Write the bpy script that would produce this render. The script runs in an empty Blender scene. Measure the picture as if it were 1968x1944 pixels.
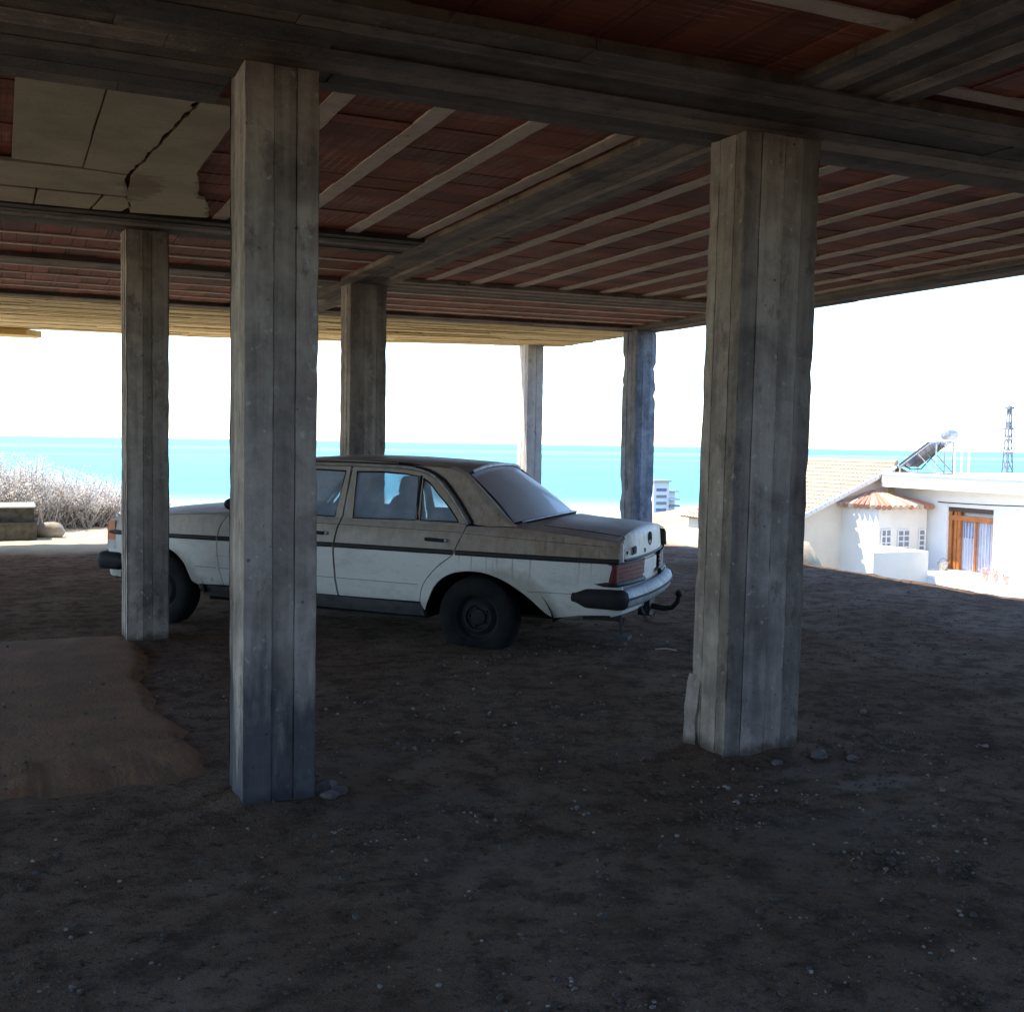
import bpy, bmesh, math, random
from math import sin, cos, pi, radians as R
from mathutils import Vector, noise as mnoise

random.seed(7)
C = bpy.context.scene.collection
scene = bpy.context.scene

# ------------------------------------------------------------------ camera, sky, sun, exposure
cam_d = bpy.data.cameras.new("camera"); cam = bpy.data.objects.new("camera", cam_d); C.objects.link(cam)
scene.camera = cam
YAW, PITCH, ROLL = R(24.4314), R(3.2060), R(0.9499)
f_ = Vector((sin(YAW), cos(YAW), 0)); r_ = Vector((cos(YAW), -sin(YAW), 0)); u_ = Vector((0, 0, 1))
fw = f_*cos(PITCH) - u_*sin(PITCH); up = f_*sin(PITCH) + u_*cos(PITCH)
rt = r_*cos(ROLL) + up*sin(ROLL); up2 = -r_*sin(ROLL) + up*cos(ROLL)
from mathutils import Matrix
cam.matrix_world = Matrix(((rt.x, up2.x, -fw.x, 0), (rt.y, up2.y, -fw.y, 0), (rt.z, up2.z, -fw.z, 1.5), (0, 0, 0, 1)))
cam_d.sensor_fit = 'HORIZONTAL'; cam_d.sensor_width = 36; cam_d.lens = 36*2150/1968
cam_d.clip_start = 0.05; cam_d.clip_end = 200000

SUN_DIR = Vector((-0.456, 0.36, 1.0)).normalized()          # towards the sun: ahead-left, high
SUN_EL = math.asin(SUN_DIR.z); SUN_AZ = math.atan2(SUN_DIR.x, SUN_DIR.y)
w = bpy.data.worlds.new("World"); scene.world = w; w.use_nodes = True
nt = w.node_tree; bg = nt.nodes['Background']
sky = nt.nodes.new('ShaderNodeTexSky'); sky.sky_type = 'NISHITA'; sky.sun_disc = False
sky.sun_elevation = SUN_EL; sky.sun_rotation = SUN_AZ; sky.altitude = 50
sky.air_density = 1.0; sky.dust_density = 0.1; sky.ozone_density = 6.0
nt.links.new(sky.outputs[0], bg.inputs[0]); bg.inputs[1].default_value = 0.15
sl = bpy.data.lights.new("sun", 'SUN'); sun = bpy.data.objects.new("sun", sl); C.objects.link(sun)
sl.energy = 3.0; sl.angle = R(0.5); sl.color = (1.0, 0.88, 0.70)
sun.rotation_euler = SUN_DIR.to_track_quat('Z', 'Y').to_euler(); sun.location = (-20, 15, 40)
scene.view_settings.view_transform = 'Standard'; scene.view_settings.look = 'None'
scene.view_settings.exposure = 1.95; scene.view_settings.gamma = 1
scene.cycles.max_bounces = 10; scene.cycles.diffuse_bounces = 7; scene.cycles.transparent_max_bounces = 12
scene.cycles.use_denoising = True

# ------------------------------------------------------------------ helpers
def lerp(a, b, t): return a + (b-a)*t
def interp(x, xs, ys):
    if x <= xs[0]: return ys[0]
    for i in range(1, len(xs)):
        if x <= xs[i]:
            t = (x-xs[i-1])/(xs[i]-xs[i-1]); return ys[i-1] + (ys[i]-ys[i-1])*t
    return ys[-1]
def smooth_t(a, b, x):
    t = min(1, max(0, (x-a)/(b-a))); return t*t*(3-2*t)

def tag(o, label=None, cat=None, group=None, kind=None):
    if label: o['label'] = label
    if cat: o['category'] = cat
    if group: o['group'] = group
    if kind: o['kind'] = kind
    return o
def empty(name, loc=(0, 0, 0), rot=(0, 0, 0)):
    o = bpy.data.objects.new(name, None); C.objects.link(o); o.location = loc; o.rotation_euler = rot
    o.empty_display_size = 0.2
    return o
def link(name, me, mat, parent=None):
    o = bpy.data.objects.new(name, me); C.objects.link(o)
    if mat and not me.materials: me.materials.append(mat)
    if parent: o.parent = parent
    return o

class MB:
    """collects shapes into one mesh"""
    def __init__(s): s.v = []; s.f = []; s.t = []
    def add(s, vs, fs, tone=1.0):
        n = len(s.v); s.v += [tuple(p) for p in vs]
        for f in fs: s.f.append(tuple(i+n for i in f)); s.t.append(tone)
    def box(s, a, b, tone=1.0):
        x0, y0, z0 = a; x1, y1, z1 = b
        s.add([(x0,y0,z0),(x1,y0,z0),(x1,y1,z0),(x0,y1,z0),(x0,y0,z1),(x1,y0,z1),(x1,y1,z1),(x0,y1,z1)],
              [(0,3,2,1),(4,5,6,7),(0,1,5,4),(1,2,6,5),(2,3,7,6),(3,0,4,7)], tone)
    def prism(s, poly, z0, z1, tone=1.0):
        n = len(poly)
        s.add([(p[0], p[1], z0) for p in poly]+[(p[0], p[1], z1) for p in poly],
              [tuple(range(n-1, -1, -1)), tuple(range(n, 2*n))]+[(i, (i+1) % n, n+(i+1) % n, n+i) for i in range(n)], tone)
    def tube(s, pts, rad, n=8, cap=True):
        # one swept round bar
        pts = [Vector(p) for p in pts]; rings = []
        for i, p in enumerate(pts):
            d = (pts[min(i+1, len(pts)-1)]-pts[max(i-1, 0)]).normalized()
            a = Vector((0, 0, 1)) if abs(d.z) < .9 else Vector((1, 0, 0))
            u = d.cross(a).normalized(); v = d.cross(u).normalized()
            rr = rad[i] if isinstance(rad, (list, tuple)) else rad
            rings.append([p+u*rr*cos(2*pi*k/n)+v*rr*sin(2*pi*k/n) for k in range(n)])
        vs = [q for r in rings for q in r]; fs = []
        for i in range(len(pts)-1):
            for k in range(n):
                fs.append((i*n+k, i*n+(k+1) % n, (i+1)*n+(k+1) % n, (i+1)*n+k))
        if cap: fs.append(tuple(range(n-1, -1, -1))); fs.append(tuple((len(pts)-1)*n+k for k in range(n)))
        s.add(vs, fs)
    def bar(s, a, b, w, h):
        a = Vector(a); b = Vector(b); d = (b-a).normalized()
        q = Vector((0, 0, 1)) if abs(d.z) < .95 else Vector((0, 1, 0))
        u = d.cross(q).normalized()*w/2; v = u.cross(d).normalized()*h/2
        vs = [p+sx*u+sy*v for p in (a, b) for sx, sy in ((-1,-1),(1,-1),(1,1),(-1,1))]
        s.add(vs, [(3,2,1,0),(4,5,6,7),(0,1,5,4),(1,2,6,5),(2,3,7,6),(3,0,4,7)])
    def grid(s, fn, nu, nv, tone=1.0):
        vs = [fn(i/nu, j/nv) for i in range(nu+1) for j in range(nv+1)]
        s.add(vs, [(i*(nv+1)+j, (i+1)*(nv+1)+j, (i+1)*(nv+1)+j+1, i*(nv+1)+j+1) for i in range(nu) for j in range(nv)], tone)
    def lathe(s, prof, n=40, axis='y', c=(0, 0, 0)):
        vs = []
        for (r, h) in prof:
            for k in range(n):
                a = 2*pi*k/n
                p = (r*cos(a), h, r*sin(a)) if axis == 'y' else (r*cos(a), r*sin(a), h)
                vs.append((p[0]+c[0], p[1]+c[1], p[2]+c[2]))
        s.add(vs, [(i*n+k, i*n+(k+1) % n, (i+1)*n+(k+1) % n, (i+1)*n+k) for i in range(len(prof)-1) for k in range(n)])
    def blob(s, c, r, sub=1, jit=.25, sq=(1, 1, 1)):
        bm = bmesh.new(); bmesh.ops.create_icosphere(bm, subdivisions=sub, radius=1)
        vs = [tuple(c[k]+v.co[k]*r*sq[k]*(1+random.uniform(-jit, jit)) for k in range(3)) for v in bm.verts]
        bm.verts.index_update(); fs = [tuple(v.index for v in f.verts) for f in bm.faces]; bm.free(); s.add(vs, fs)
    def build(s, name, mat, parent=None, smooth=None, fix=True):
        me = bpy.data.meshes.new(name); me.from_pydata(s.v, [], s.f)
        at = me.attributes.new('tone', 'FLOAT', 'FACE')
        at.data.foreach_set('value', [float(t) for t in s.t])
        if fix:
            bm = bmesh.new(); bm.from_mesh(me); bmesh.ops.recalc_face_normals(bm, faces=bm.faces); bm.to_mesh(me); bm.free()
        if smooth is not None:
            me.polygons.foreach_set('use_smooth', [True]*len(me.polygons))
            me.set_sharp_from_angle(angle=R(smooth))
        me.update()
        return link(name, me, mat, parent)

# ------------------------------------------------------------------ materials
class NM:
    def __init__(s, name, rough=0.8, spec=0.3, metal=0.0):
        s.m = bpy.data.materials.new(name); s.m.use_nodes = True; s.nt = s.m.node_tree; s.n = s.nt.nodes; s.l = s.nt.links
        s.b = s.n['Principled BSDF']; s.out = s.n['Material Output']
        s.b.inputs['Roughness'].default_value = rough; s.b.inputs['Specular IOR Level'].default_value = spec
        s.b.inputs['Metallic'].default_value = metal
    def new(s, t, **k):
        q = s.n.new(t)
        for a, b in k.items(): setattr(q, a, b)
        return q
    def _in(s, sock, v):
        if hasattr(v, 'is_linked') or hasattr(v, 'links'): s.l.new(v, sock)
        elif isinstance(v, (tuple, list)) and len(v) == 3 and sock.type == 'RGBA': sock.default_value = (*v, 1)
        else: sock.default_value = v
    def pos(s): return s.new('ShaderNodeNewGeometry').outputs['Position']
    def obj(s): return s.new('ShaderNodeTexCoord').outputs['Object']
    def map(s, vec, scale=(1, 1, 1), loc=(0, 0, 0), rot=(0, 0, 0)):
        q = s.new('ShaderNodeMapping'); s.l.new(vec, q.inputs[0]); q.inputs['Scale'].default_value = scale
        q.inputs['Location'].default_value = loc; q.inputs['Rotation'].default_value = rot; return q.outputs[0]
    def noise(s, vec, scale=5, detail=4, rough=.55, dist=0):
        q = s.new('ShaderNodeTexNoise'); s.l.new(vec, q.inputs['Vector']); q.inputs['Scale'].default_value = scale
        q.inputs['Detail'].default_value = detail; q.inputs['Roughness'].default_value = rough; q.inputs['Distortion'].default_value = dist
        return q.outputs['Fac']
    def vor(s, vec, scale=5, feature='F1', rnd=1):
        q = s.new('ShaderNodeTexVoronoi', feature=feature); s.l.new(vec, q.inputs['Vector']); q.inputs['Scale'].default_value = scale
        q.inputs['Randomness'].default_value = rnd; return q
    def ramp(s, fac, a, b, lo=0.0, hi=1.0):
        q = s.new('ShaderNodeMapRange'); q.interpolation_type = 'SMOOTHSTEP'; s._in(q.inputs[0], fac)
        q.inputs[1].default_value = a; q.inputs[2].default_value = b; q.inputs[3].default_value = lo; q.inputs[4].default_value = hi
        return q.outputs[0]
    def mix(s, fac, a, b, mode='MIX'):
        q = s.new('ShaderNodeMix', data_type='RGBA', blend_type=mode); s._in(q.inputs[0], fac); s._in(q.inputs[6], a); s._in(q.inputs[7], b)
        return q.outputs[2]
    def math(s, op, a, b=0.0):
        q = s.new('ShaderNodeMath', operation=op); s._in(q.inputs[0], a); s._in(q.inputs[1], b); return q.outputs[0]
    def sep(s, vec):
        q = s.new('ShaderNodeSeparateXYZ'); s.l.new(vec, q.inputs[0]); return q.outputs
    def attr(s, n):
        q = s.new('ShaderNodeAttribute'); q.attribute_name = n; return q.outputs['Fac']
    def col(s, c): s._in(s.b.inputs['Base Color'], c); return s
    def rgh(s, v): s._in(s.b.inputs['Roughness'], v); return s
    def bump(s, h, strength=.4, dist=.01):
        q = s.new('ShaderNodeBump'); s.l.new(h, q.inputs['Height']); q.inputs['Strength'].default_value = strength
        q.inputs['Distance'].default_value = dist; s.l.new(q.outputs[0], s.b.inputs['Normal']); return s

def m_concrete(name, sc, c1=(.46, .375, .30), c2=(.215, .17, .137), blotch=.6, stain=None, warm=None):
    m = NM(name, .92, .15); p = m.pos()
    n1 = m.math('ADD', m.math('MULTIPLY', m.noise(m.map(p, sc), 2.1, 6, .58, .25), .45), m.math('MULTIPLY', m.noise(p, 4.2, 8, .68, .4), .55))
    n2 = m.noise(p, 1.7, 4, .6)
    n3 = m.noise(m.map(p, tuple(v*2.3 for v in sc), (3, 1, 7)), 3, 5, .65)
    c = m.mix(m.ramp(n1, .36, .66), c1, c2)
    c = m.mix(m.math('MULTIPLY', m.ramp(n2, .52, .72), blotch), c, tuple(v*.5 for v in c2))
    c = m.mix(m.math('MULTIPLY', m.ramp(n3, .60, .75), .40), c, tuple(v*.45 for v in c2))
    c = m.mix(m.math('MULTIPLY', m.ramp(m.noise(m.map(p, (1, 1, .45), (4, 4, 1)), 7, 8, .75), .55, .66), .55), c, tuple(v*.42 for v in c2))
    c = m.mix(m.ramp(m.math('SUBTRACT', m.sep(p)[2], m.math('MULTIPLY', m.noise(p, 9, 4, .6), .16)), -.06, .02, .85, 0), c, (.10, .072, .05))
    c = m.mix(m.math('MULTIPLY', m.ramp(m.noise(p, 23, 3), .64, .72), .5), c, tuple(min(.55, v*1.5) for v in c1))
    vo = m.vor(p, 7.3).outputs['Distance']
    v2 = m.vor(m.map(p, (1, 1, .8), (5, 2, 1)), 26).outputs['Distance']
    c = m.mix(m.math('MULTIPLY', m.ramp(v2, .06, .14, .65, 0), m.ramp(m.noise(p, 3.1, 3), .5, .62)), c, (.05, .042, .036))                       # bug holes in the cast face
    c = m.mix(m.ramp(vo, .035, .07, .7, 0), c, (.06, .052, .045))
    if stain:                                                    # damp patch at the foot of the column
        z = m.sep(p)[2]; x = m.sep(p)[0]
        h = m.math('ADD', m.math('MULTIPLY', m.noise(m.map(p, (6, 6, 1.2)), 1.1, 4, .6), 1.5), -.28)
        k = m.ramp(m.math('SUBTRACT', h, z), -.12, .25)
        c = m.mix(m.math('MULTIPLY', k, stain), c, (.035, .042, .052))
    t = m.attr('tone')
    cc = m.new('ShaderNodeCombineColor'); [m.l.new(t, cc.inputs[i]) for i in range(3)]
    c = m.mix(1.0, c, cc.outputs[0], 'MULTIPLY')
    m.col(c)
    hb = m.math('ADD', m.math('MULTIPLY', n1, .6), m.math('MULTIPLY', m.noise(p, 60, 4), .5))
    m.bump(hb, .8, .015)
    return m.m
M = {}
M['conc_col'] = m_concrete('column_concrete', (7, 7, .55))
M['conc_stain'] = m_concrete('column_concrete_damp', (7, 7, .55), stain=.8)
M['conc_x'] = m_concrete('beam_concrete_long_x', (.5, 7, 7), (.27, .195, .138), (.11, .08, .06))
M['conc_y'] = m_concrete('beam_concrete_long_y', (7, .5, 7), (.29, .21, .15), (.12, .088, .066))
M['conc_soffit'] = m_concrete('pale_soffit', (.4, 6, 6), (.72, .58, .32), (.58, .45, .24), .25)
M['conc_bluecast'] = m_concrete('blue_cast_concrete', (7, 7, .55), (.36, .37, .41), (.17, .18, .215))  # blue cast of the sky light put into this column's concrete
M['conc_pale'] = m_concrete('pale_column_concrete', (7, 7, .55), (.60, .58, .57), (.42, .40, .40))
M['conc_rib'] = m_concrete('rib_concrete', (3, 3, 3), (.68, .54, .42), (.54, .41, .31), .3)
M['conc_rough'] = m_concrete('rough_concrete', (2, 2, 2), (.42, .39, .34), (.30, .27, .24))
M['slab'] = m_concrete('slab_concrete', (2, 2, 2), (.42, .39, .34), (.30, .27, .24))

def m_tile(name, along_y):
    m = NM(name, .85, .2); p = m.pos(); s = m.sep(p)
    a, b = (s[1], s[0]) if along_y else (s[0], s[1])
    joint = m.math('ABSOLUTE', m.math('SUBTRACT', m.math('FRACT', m.math('MULTIPLY', a, 4.0)), .5))
    jm = m.ramp(joint, .455, .49)
    sc = (24, 1.2, 1) if along_y else (1.2, 24, 1)
    ridge = m.noise(m.map(p, sc), 1.0, 2, .5)
    n = m.noise(p, 3, 5, .6); n2 = m.noise(p, 14, 3)
    blk = m.new('ShaderNodeTexWhiteNoise', noise_dimensions='1D'); m.l.new(m.math('FLOOR', m.math('MULTIPLY', m.math('ADD', a, .125), 4.0)), blk.inputs[1])
    c = m.mix(m.ramp(n, .3, .75), (.30, .078, .038), (.185, .046, .025))
    c = m.mix(m.math('MULTIPLY', blk.outputs[0], .45), c, (.13, .032, .022))
    c = m.mix(m.math('MULTIPLY', m.ramp(m.math('MULTIPLY', ridge, m.ramp(m.noise(p, 1.3, 3), .42, .62)), .40, .52), .45), c, (.30, .15, .11))
    fl_ = m.math('ABSOLUTE', m.math('SUBTRACT', m.math('FRACT', m.math('MULTIPLY', b, 21.0)), .5))
    c = m.mix(m.math('MULTIPLY', m.ramp(fl_, .36, .48), .3), c, (.055, .014, .010))
    c = m.mix(m.math('MULTIPLY', m.math('MULTIPLY', m.ramp(fl_, .10, .02), m.ramp(m.noise(m.map(p, (1.5, 1.5, 1), (2, 5, 0)), 1.6, 4, .6), .54, .62)), .75), c, (.40, .24, .17))
    c = m.mix(m.math('MULTIPLY', jm, .4), c, (.045, .013, .01))
    c = m.mix(m.math('MULTIPLY', m.ramp(m.noise(p, 1.1, 6, .7), .56, .72), .5), c, (.06, .022, .018))
    c = m.mix(m.math('MULTIPLY', m.ramp(n2, .62, .78), .35), c, (.24, .08, .055))
    tn_ = m.attr('tone'); cc = m.new('ShaderNodeCombineColor'); [m.l.new(tn_, cc.inputs[i]) for i in range(3)]; c = m.mix(1.0, c, cc.outputs[0], 'MULTIPLY')
    m.col(c); m.bump(m.math('SUBTRACT', ridge, jm), .5, .012)
    return m.m
M['tile_y'] = m_tile('hollow_tile_along_y', True); M['tile_x'] = m_tile('hollow_tile_along_x', False)

m = NM('insulation_board', .9, .1); p = m.pos()
c = m.mix(m.ramp(m.noise(p, 2.2, 5, .6), .35, .7), (.52, .43, .29), (.40, .33, .22))
c = m.mix(m.math('MULTIPLY', m.ramp(m.noise(p, 45, 3), .55, .7), .35), c, (.28, .23, .16))
c = m.mix(m.math('MULTIPLY', m.ramp(m.noise(m.map(p, (.5, 9, 1)), 4, 4), .6, .72), .4), c, (.22, .18, .13))
dd_ = m.new('ShaderNodeVectorMath', operation='LENGTH'); m.l.new(m.map(p, (1/.13, 1/.42, 0), (-.76/.13, -7.1/.42, 0)), dd_.inputs[0])
c = m.mix(m.ramp(m.math('ADD', dd_.outputs['Value'], m.math('MULTIPLY', m.math('SUBTRACT', m.noise(p, 9, 5, .65), .5), 2.2)), .5, 1.1, .6, 0), c, (.24, .15, .09))
m.col(c); m.bump(m.noise(p, 120, 3), .35, .006); M['board'] = m.m
m = NM('formwork_timber', .8, .2); p = m.pos()
m.col(m.mix(m.noise(m.map(p, (1, 14, 8)), 3, 5), (.62, .44, .16), (.45, .31, .12))); M['timber'] = m.m

# ground
m = NM('packed_dirt', 1.0, 0.0); p = m.pos(); s = m.sep(p)
n1 = m.noise(p, .9, 6, .6); n2 = m.noise(p, 6, 5, .65); n3 = m.noise(p, 45, 4, .65); n4 = m.noise(p, 160, 3, .6)
c = m.mix(m.ramp(n1, .35, .68), (.190, .122, .080), (.262, .178, .124))
c = m.mix(m.ramp(n2, .42, .66, 0, .7), c, (.070, .046, .034))
c = m.mix(m.ramp(n3, .52, .72, 0, .6), c, (.20, .165, .14))
c = m.mix(m.ramp(n4, .54, .70, 0, .7), c, (.040, .029, .024))
c = m.mix(m.ramp(m.noise(m.map(p, (1, 1, 1), (9, 3, 0)), 1.6, 6, .62), .54, .70, 0, .55), c, (.30, .215, .155))
n5 = m.noise(p, 19, 4, .7)
c = m.mix(m.ramp(n5, .56, .68, 0, .75), c, (.046, .032, .025))
vo = m.vor(p, 55)
c = m.mix(m.math('MULTIPLY', m.ramp(vo.outputs['Distance'], .16, .30, 1, 0), m.ramp(m.noise(p, 4.3, 3), .5, .66)), c, m.mix(vo.outputs['Color'], (.06, .05, .045), (.26, .23, .20)))
def patch(cx, cy, rx, ry, amt, colr):
    global c
    d = m.new('ShaderNodeVectorMath', operation='LENGTH'); m.l.new(m.map(p, (1/rx, 1/ry, 0), (-cx/rx, -cy/ry, 0)), d.inputs[0])
    k = m.ramp(m.math('ADD', d.outputs['Value'], m.math('MULTIPLY', m.math('SUBTRACT', n2, .5), 1.5)), .45, 1.15, amt*.5, 0)
    c = m.mix(k, c, colr)
for a in ((1.55, 4.35, .42, .2, .75, (.22, .17, .135)), (3.62, 3.86, .26, .11, .75, (.40, .34, .29)), (3.0, 3.45, .6, .28, .7, (.23, .185, .15)),
          (2.9, 4.75, .5, .13, .6, (.23, .185, .15)), (1.75, 3.65, .5, .1, .7, (.23, .18, .145)), (3.45, 4.12, .35, .12, .7, (.25, .2, .165)), (1.3, 5.0, .6, .3, .4, (.16, .145, .13))): patch(*a)
yard = m.ramp(m.math('ADD', s[1], m.math('MULTIPLY', n1, 1.2)), 15.6, 17.2)  # soil pales from the slab shadow's edge: sunlight put into the colour
west = m.math('MULTIPLY', m.ramp(s[0], -5.2, -6.8), m.ramp(s[1], 7.0, 9.0))  # unseen west ground paled to bounce warm light inside
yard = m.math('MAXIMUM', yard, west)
east = m.math('MULTIPLY', m.ramp(s[0], 9.0, 9.8), m.ramp(s[1], 13.0, 14.5))  # same sunlit pale tone on the far right corner
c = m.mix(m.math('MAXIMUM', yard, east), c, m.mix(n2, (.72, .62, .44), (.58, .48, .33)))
dark_slope = m.ramp(s[2], -.6, -1.6)  # slope on the right darkened so less light bounces onto the columns
c = m.mix(m.math('MULTIPLY', m.ramp(s[0], -5.5, -6.6), m.ramp(s[1], 8.0, 6.5)), c, m.mix(m.ramp(n1, .4, .6), (.05, .05, .03), (.08, .07, .045)))  # unseen ground at back left darkened to cut bounce on column tops
c = m.mix(m.math('MULTIPLY', m.math('MULTIPLY', dark_slope, m.ramp(s[0], 4, 9)), m.ramp(s[1], 240, 320, 1, 0)), c, m.mix(m.ramp(n1, .4, .6), (.055, .055, .032), (.085, .075, .05)))
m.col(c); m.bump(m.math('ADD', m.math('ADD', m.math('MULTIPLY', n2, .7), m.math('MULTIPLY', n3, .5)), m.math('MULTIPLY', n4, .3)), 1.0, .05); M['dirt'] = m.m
m = NM('red_earth', .97, .1); p = m.pos()
n1 = m.noise(p, 2.0, 5, .6); n3 = m.noise(p, 50, 4, .65)
c = m.mix(m.ramp(n1, .3, .7), (.25, .132, .072), (.175, .095, .055))
c = m.mix(m.ramp(n3, .55, .75, 0, .6), c, (.26, .165, .11))
s_ = m.sep(p); stv = m.noise(m.map(p, (30, 1.6, 1), rot=(0, 0, R(-14))), 1.0, 4, .6)
c = m.mix(m.math('MULTIPLY', m.ramp(stv, .5, .68), m.ramp(s_[1], 6.0, 5.2)), c, (.26, .16, .075))
c = m.mix(m.math('MULTIPLY', m.ramp(m.noise(p, 5, 5, .65), .50, .70), .7), c, (.15, .098, .068))
m.col(c); m.bump(m.math('ADD', n3, m.noise(p, 12, 4)), .7, .02); M['earth'] = m.m
m = NM('stones', .9, .2); p = m.pos()
wn = m.vor(p, 18).outputs['Color']
m.col(m.mix(m.ramp(m.sep(wn)[0], .80, 1.0), (.085, .066, .054), (.26, .22, .18))); M['stones'] = m.m
m = NM('pale_stone', .9, .2); m.col((.36, .32, .27)); M['pale_stone'] = m.m

# sea
m = NM('sea_water', .35, .12); p = m.pos()
d = m.new('ShaderNodeVectorMath', operation='LENGTH'); m.l.new(p, d.inputs[0]); L = d.outputs['Value']
st = m.noise(m.map(p, (.00010, .0016, 0), rot=(0, 0, R(24))), 1.0, 4, .55)
st2 = m.noise(m.map(p, (.00003, .0006, 0), (4, 2, 0), (0, 0, R(24))), 1.0, 3, .5)
deep = (.032, .185, .250); mid = (.046, .295, .355); shal = (.55, .72, .76)
lg = m.math('LOGARITHM', L, 10.0)
c = m.mix(m.ramp(lg, 2.72, 2.92), shal, mid); c = m.mix(m.ramp(lg, 3.2, 3.9), c, deep)
c = m.mix(m.math('MULTIPLY', m.ramp(st, .52, .66), m.ramp(lg, 3.1, 3.5)), c, (.11, .38, .43))
c = m.mix(m.math('MULTIPLY', m.ramp(st2, .5, .62), m.ramp(lg, 3.4, 3.8)), c, (.14, .38, .44))
m.col(c); M['sea'] = m.m

# ------------------------------------------------------------------ ground, sea
def plateau_out(x, y):
    """distance outside the levelled building platform"""
    ex = interp(y, [12.4, 14.4], [9.60, 11.9])+.10*mnoise.noise(Vector((y*1.1, 3, 1)))+.06*mnoise.noise(Vector((y*4.5, 8, 1))); ey = interp(x, [1.5, 5, 9], [22.5, 20.0, 18.5])
    dx = max(0, x-ex); dy = max(0, y-ey)
    return math.hypot(dx, dy)
BASES = ((.868, 4.497, 1.166, 4.82), (3.13, 4.385, 3.57, 4.67), (.802, 8.5, 1.095, 8.84), (2.985, 10.33, 3.345, 10.65), (7.24, 15.42, 7.49, 15.78), (7.475, 12.62, 7.765, 12.98))
def ground_z(x, y):
    d = plateau_out(x, y)
    z = -.012+0.014*(mnoise.noise(Vector((x*.8, y*.8, 0))))+0.012*mnoise.noise(Vector((x*3.1, y*3.1, 4)))+.006*mnoise.noise(Vector((x*8, y*8, 9)))
    for (bx0, by0, bx1, by1) in BASES:      # soil heaped against the column feet
        q = math.hypot(max(bx0-x, 0, x-bx1), max(by0-y, 0, y-by1))
        if q < .4: z += (.030+.018*mnoise.noise(Vector((x*6, y*6, 5))))*math.exp(-(q/.13)**2)
    if d > 0:
        z += -min(3.4, d*1.5) - max(0, d-2.2)*0.075 + min(1, d/20)*.5*mnoise.noise(Vector((x*.06, y*.06, 2)))
    return max(z, -37.5)
def axis(a, b, segs):
    v = [a]
    for (end, step) in segs:
        while v[-1] < end-1e-6: v.append(min(end, v[-1]+step))
    return v
xs = axis(-200, 900, [(-40, 20), (-8, 2), (-1, .35), (9.2, .11), (10.1, .05), (12.4, .2), (60, 2), (200, 10), (900, 70)])
ys = axis(-40, 900, [(-6, 3), (1.5, .5), (4.1, .11), (5.1, .055), (9, .11), (19, .25), (24, .5), (70, 2), (200, 10), (900, 70)])
g = MB(); ny = len(ys)
g.v = [(x, y, ground_z(x, y)) for x in xs for y in ys]
g.f = [(i*ny+j, (i+1)*ny+j, (i+1)*ny+j+1, i*ny+j+1) for i in range(len(xs)-1) for j in range(ny-1)]; g.t = [1]*len(g.f)
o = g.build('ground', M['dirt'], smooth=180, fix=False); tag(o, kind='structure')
sm = MB(); S = 70000
def seafn(u, v):
    r = 250*(S/250)**u; a = R(-70)+R(190)*v
    return (r*sin(a), r*cos(a), -36)
sm.grid(seafn, 60, 60); o = sm.build('sea', M['sea'], smooth=180); tag(o, kind='structure')
# raised red earth patch between the left columns
def mound_h(x, y):
    ed = .90 + .07*mnoise.noise(Vector((x*2, y*2.6, 1)))+.03*mnoise.noise(Vector((x*6, y*9, 3))) - .10*smooth_t(7.6, 7.0, y)*smooth_t(5.8, 6.6, y)
    yb_ = 4.66+.05*mnoise.noise(Vector((x*3, 1, 7)))
    e = smooth_t(ed+.03, ed-.13, x)*smooth_t(yb_, yb_+.75, y)*smooth_t(8.90, 8.72, y)*(.8+.2*smooth_t(5, 7, y))
    gr = .008*(sin((x*.9+(y-6.5)*x*.35)*58)+.6*mnoise.noise(Vector((x*22, y*1.5, 2))))*smooth_t(4.6, 4.9, y)*smooth_t(5.7, 5.2, y)
    return e*.055 + e*gr + .006*mnoise.noise(Vector((x*5, y*5, 3)))
mm = MB(); mm.grid(lambda u, v: (lerp(-3.5, 1.05, u**.7), lerp(4.5, 8.95, v), -.032+mound_h(lerp(-3.5, 1.05, u**.7), lerp(4.5, 8.95, v))), 200, 130)
o = mm.build('earth_mound', M['earth'], smooth=180, fix=False); tag(o, kind='structure')

# gravel
gs = MB(); gw = MB(); rg = random.Random(3)
def ground_at(x, y): return max(ground_z(x, y), (-.030+mound_h(x, y)) if -3.4 < x < .95 and 4.55 < y < 8.9 else -9)
cl = [(rg.uniform(-.3, 5), rg.uniform(2.2, 7.5), rg.uniform(.12, .45)) for _ in range(46)]
n = 0
while n < 9500:
    if rg.random() < .55:
        cx, cy, cr = rg.choice(cl); x = rg.gauss(cx, cr); y = rg.gauss(cy, cr*.7)
    else:
        y = 2.1+(rg.random()**1.8)*9; x = rg.uniform(-.4+.0*y, .3+y*1.05)
    if x < .85 and 4.8 < y < 8.8 and rg.random() < .85: continue
    r = min(.022, .0035+rg.expovariate(1/.0027)); z = ground_at(x, y)
    random.seed(n); gs.blob((x, y, z+r*.25), r, 1 if r > .009 else 0 or 1, .22, (1, rg.uniform(.7, 1.2), rg.uniform(.5, .8))); n += 1
for k in range(60):
    y = 2.1+(rg.random()**1.5)*7; x = rg.uniform(-.2, .2+y*1.0); r = rg.uniform(.004, .009)
    gw.blob((x, y, ground_at(x, y)+r*.3), r, 1, .2, (1, 1, .7))
o = gs.build('gravel', M['stones'], fix=False); tag(o, 'loose dark gravel scattered over the dirt floor', 'gravel', kind='stuff')
o = gw.build('pale_pebbles', M['pale_stone'], fix=False); tag(o, 'tiny pale pebbles scattered over the dirt floor', 'pebbles', kind='stuff')

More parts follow.
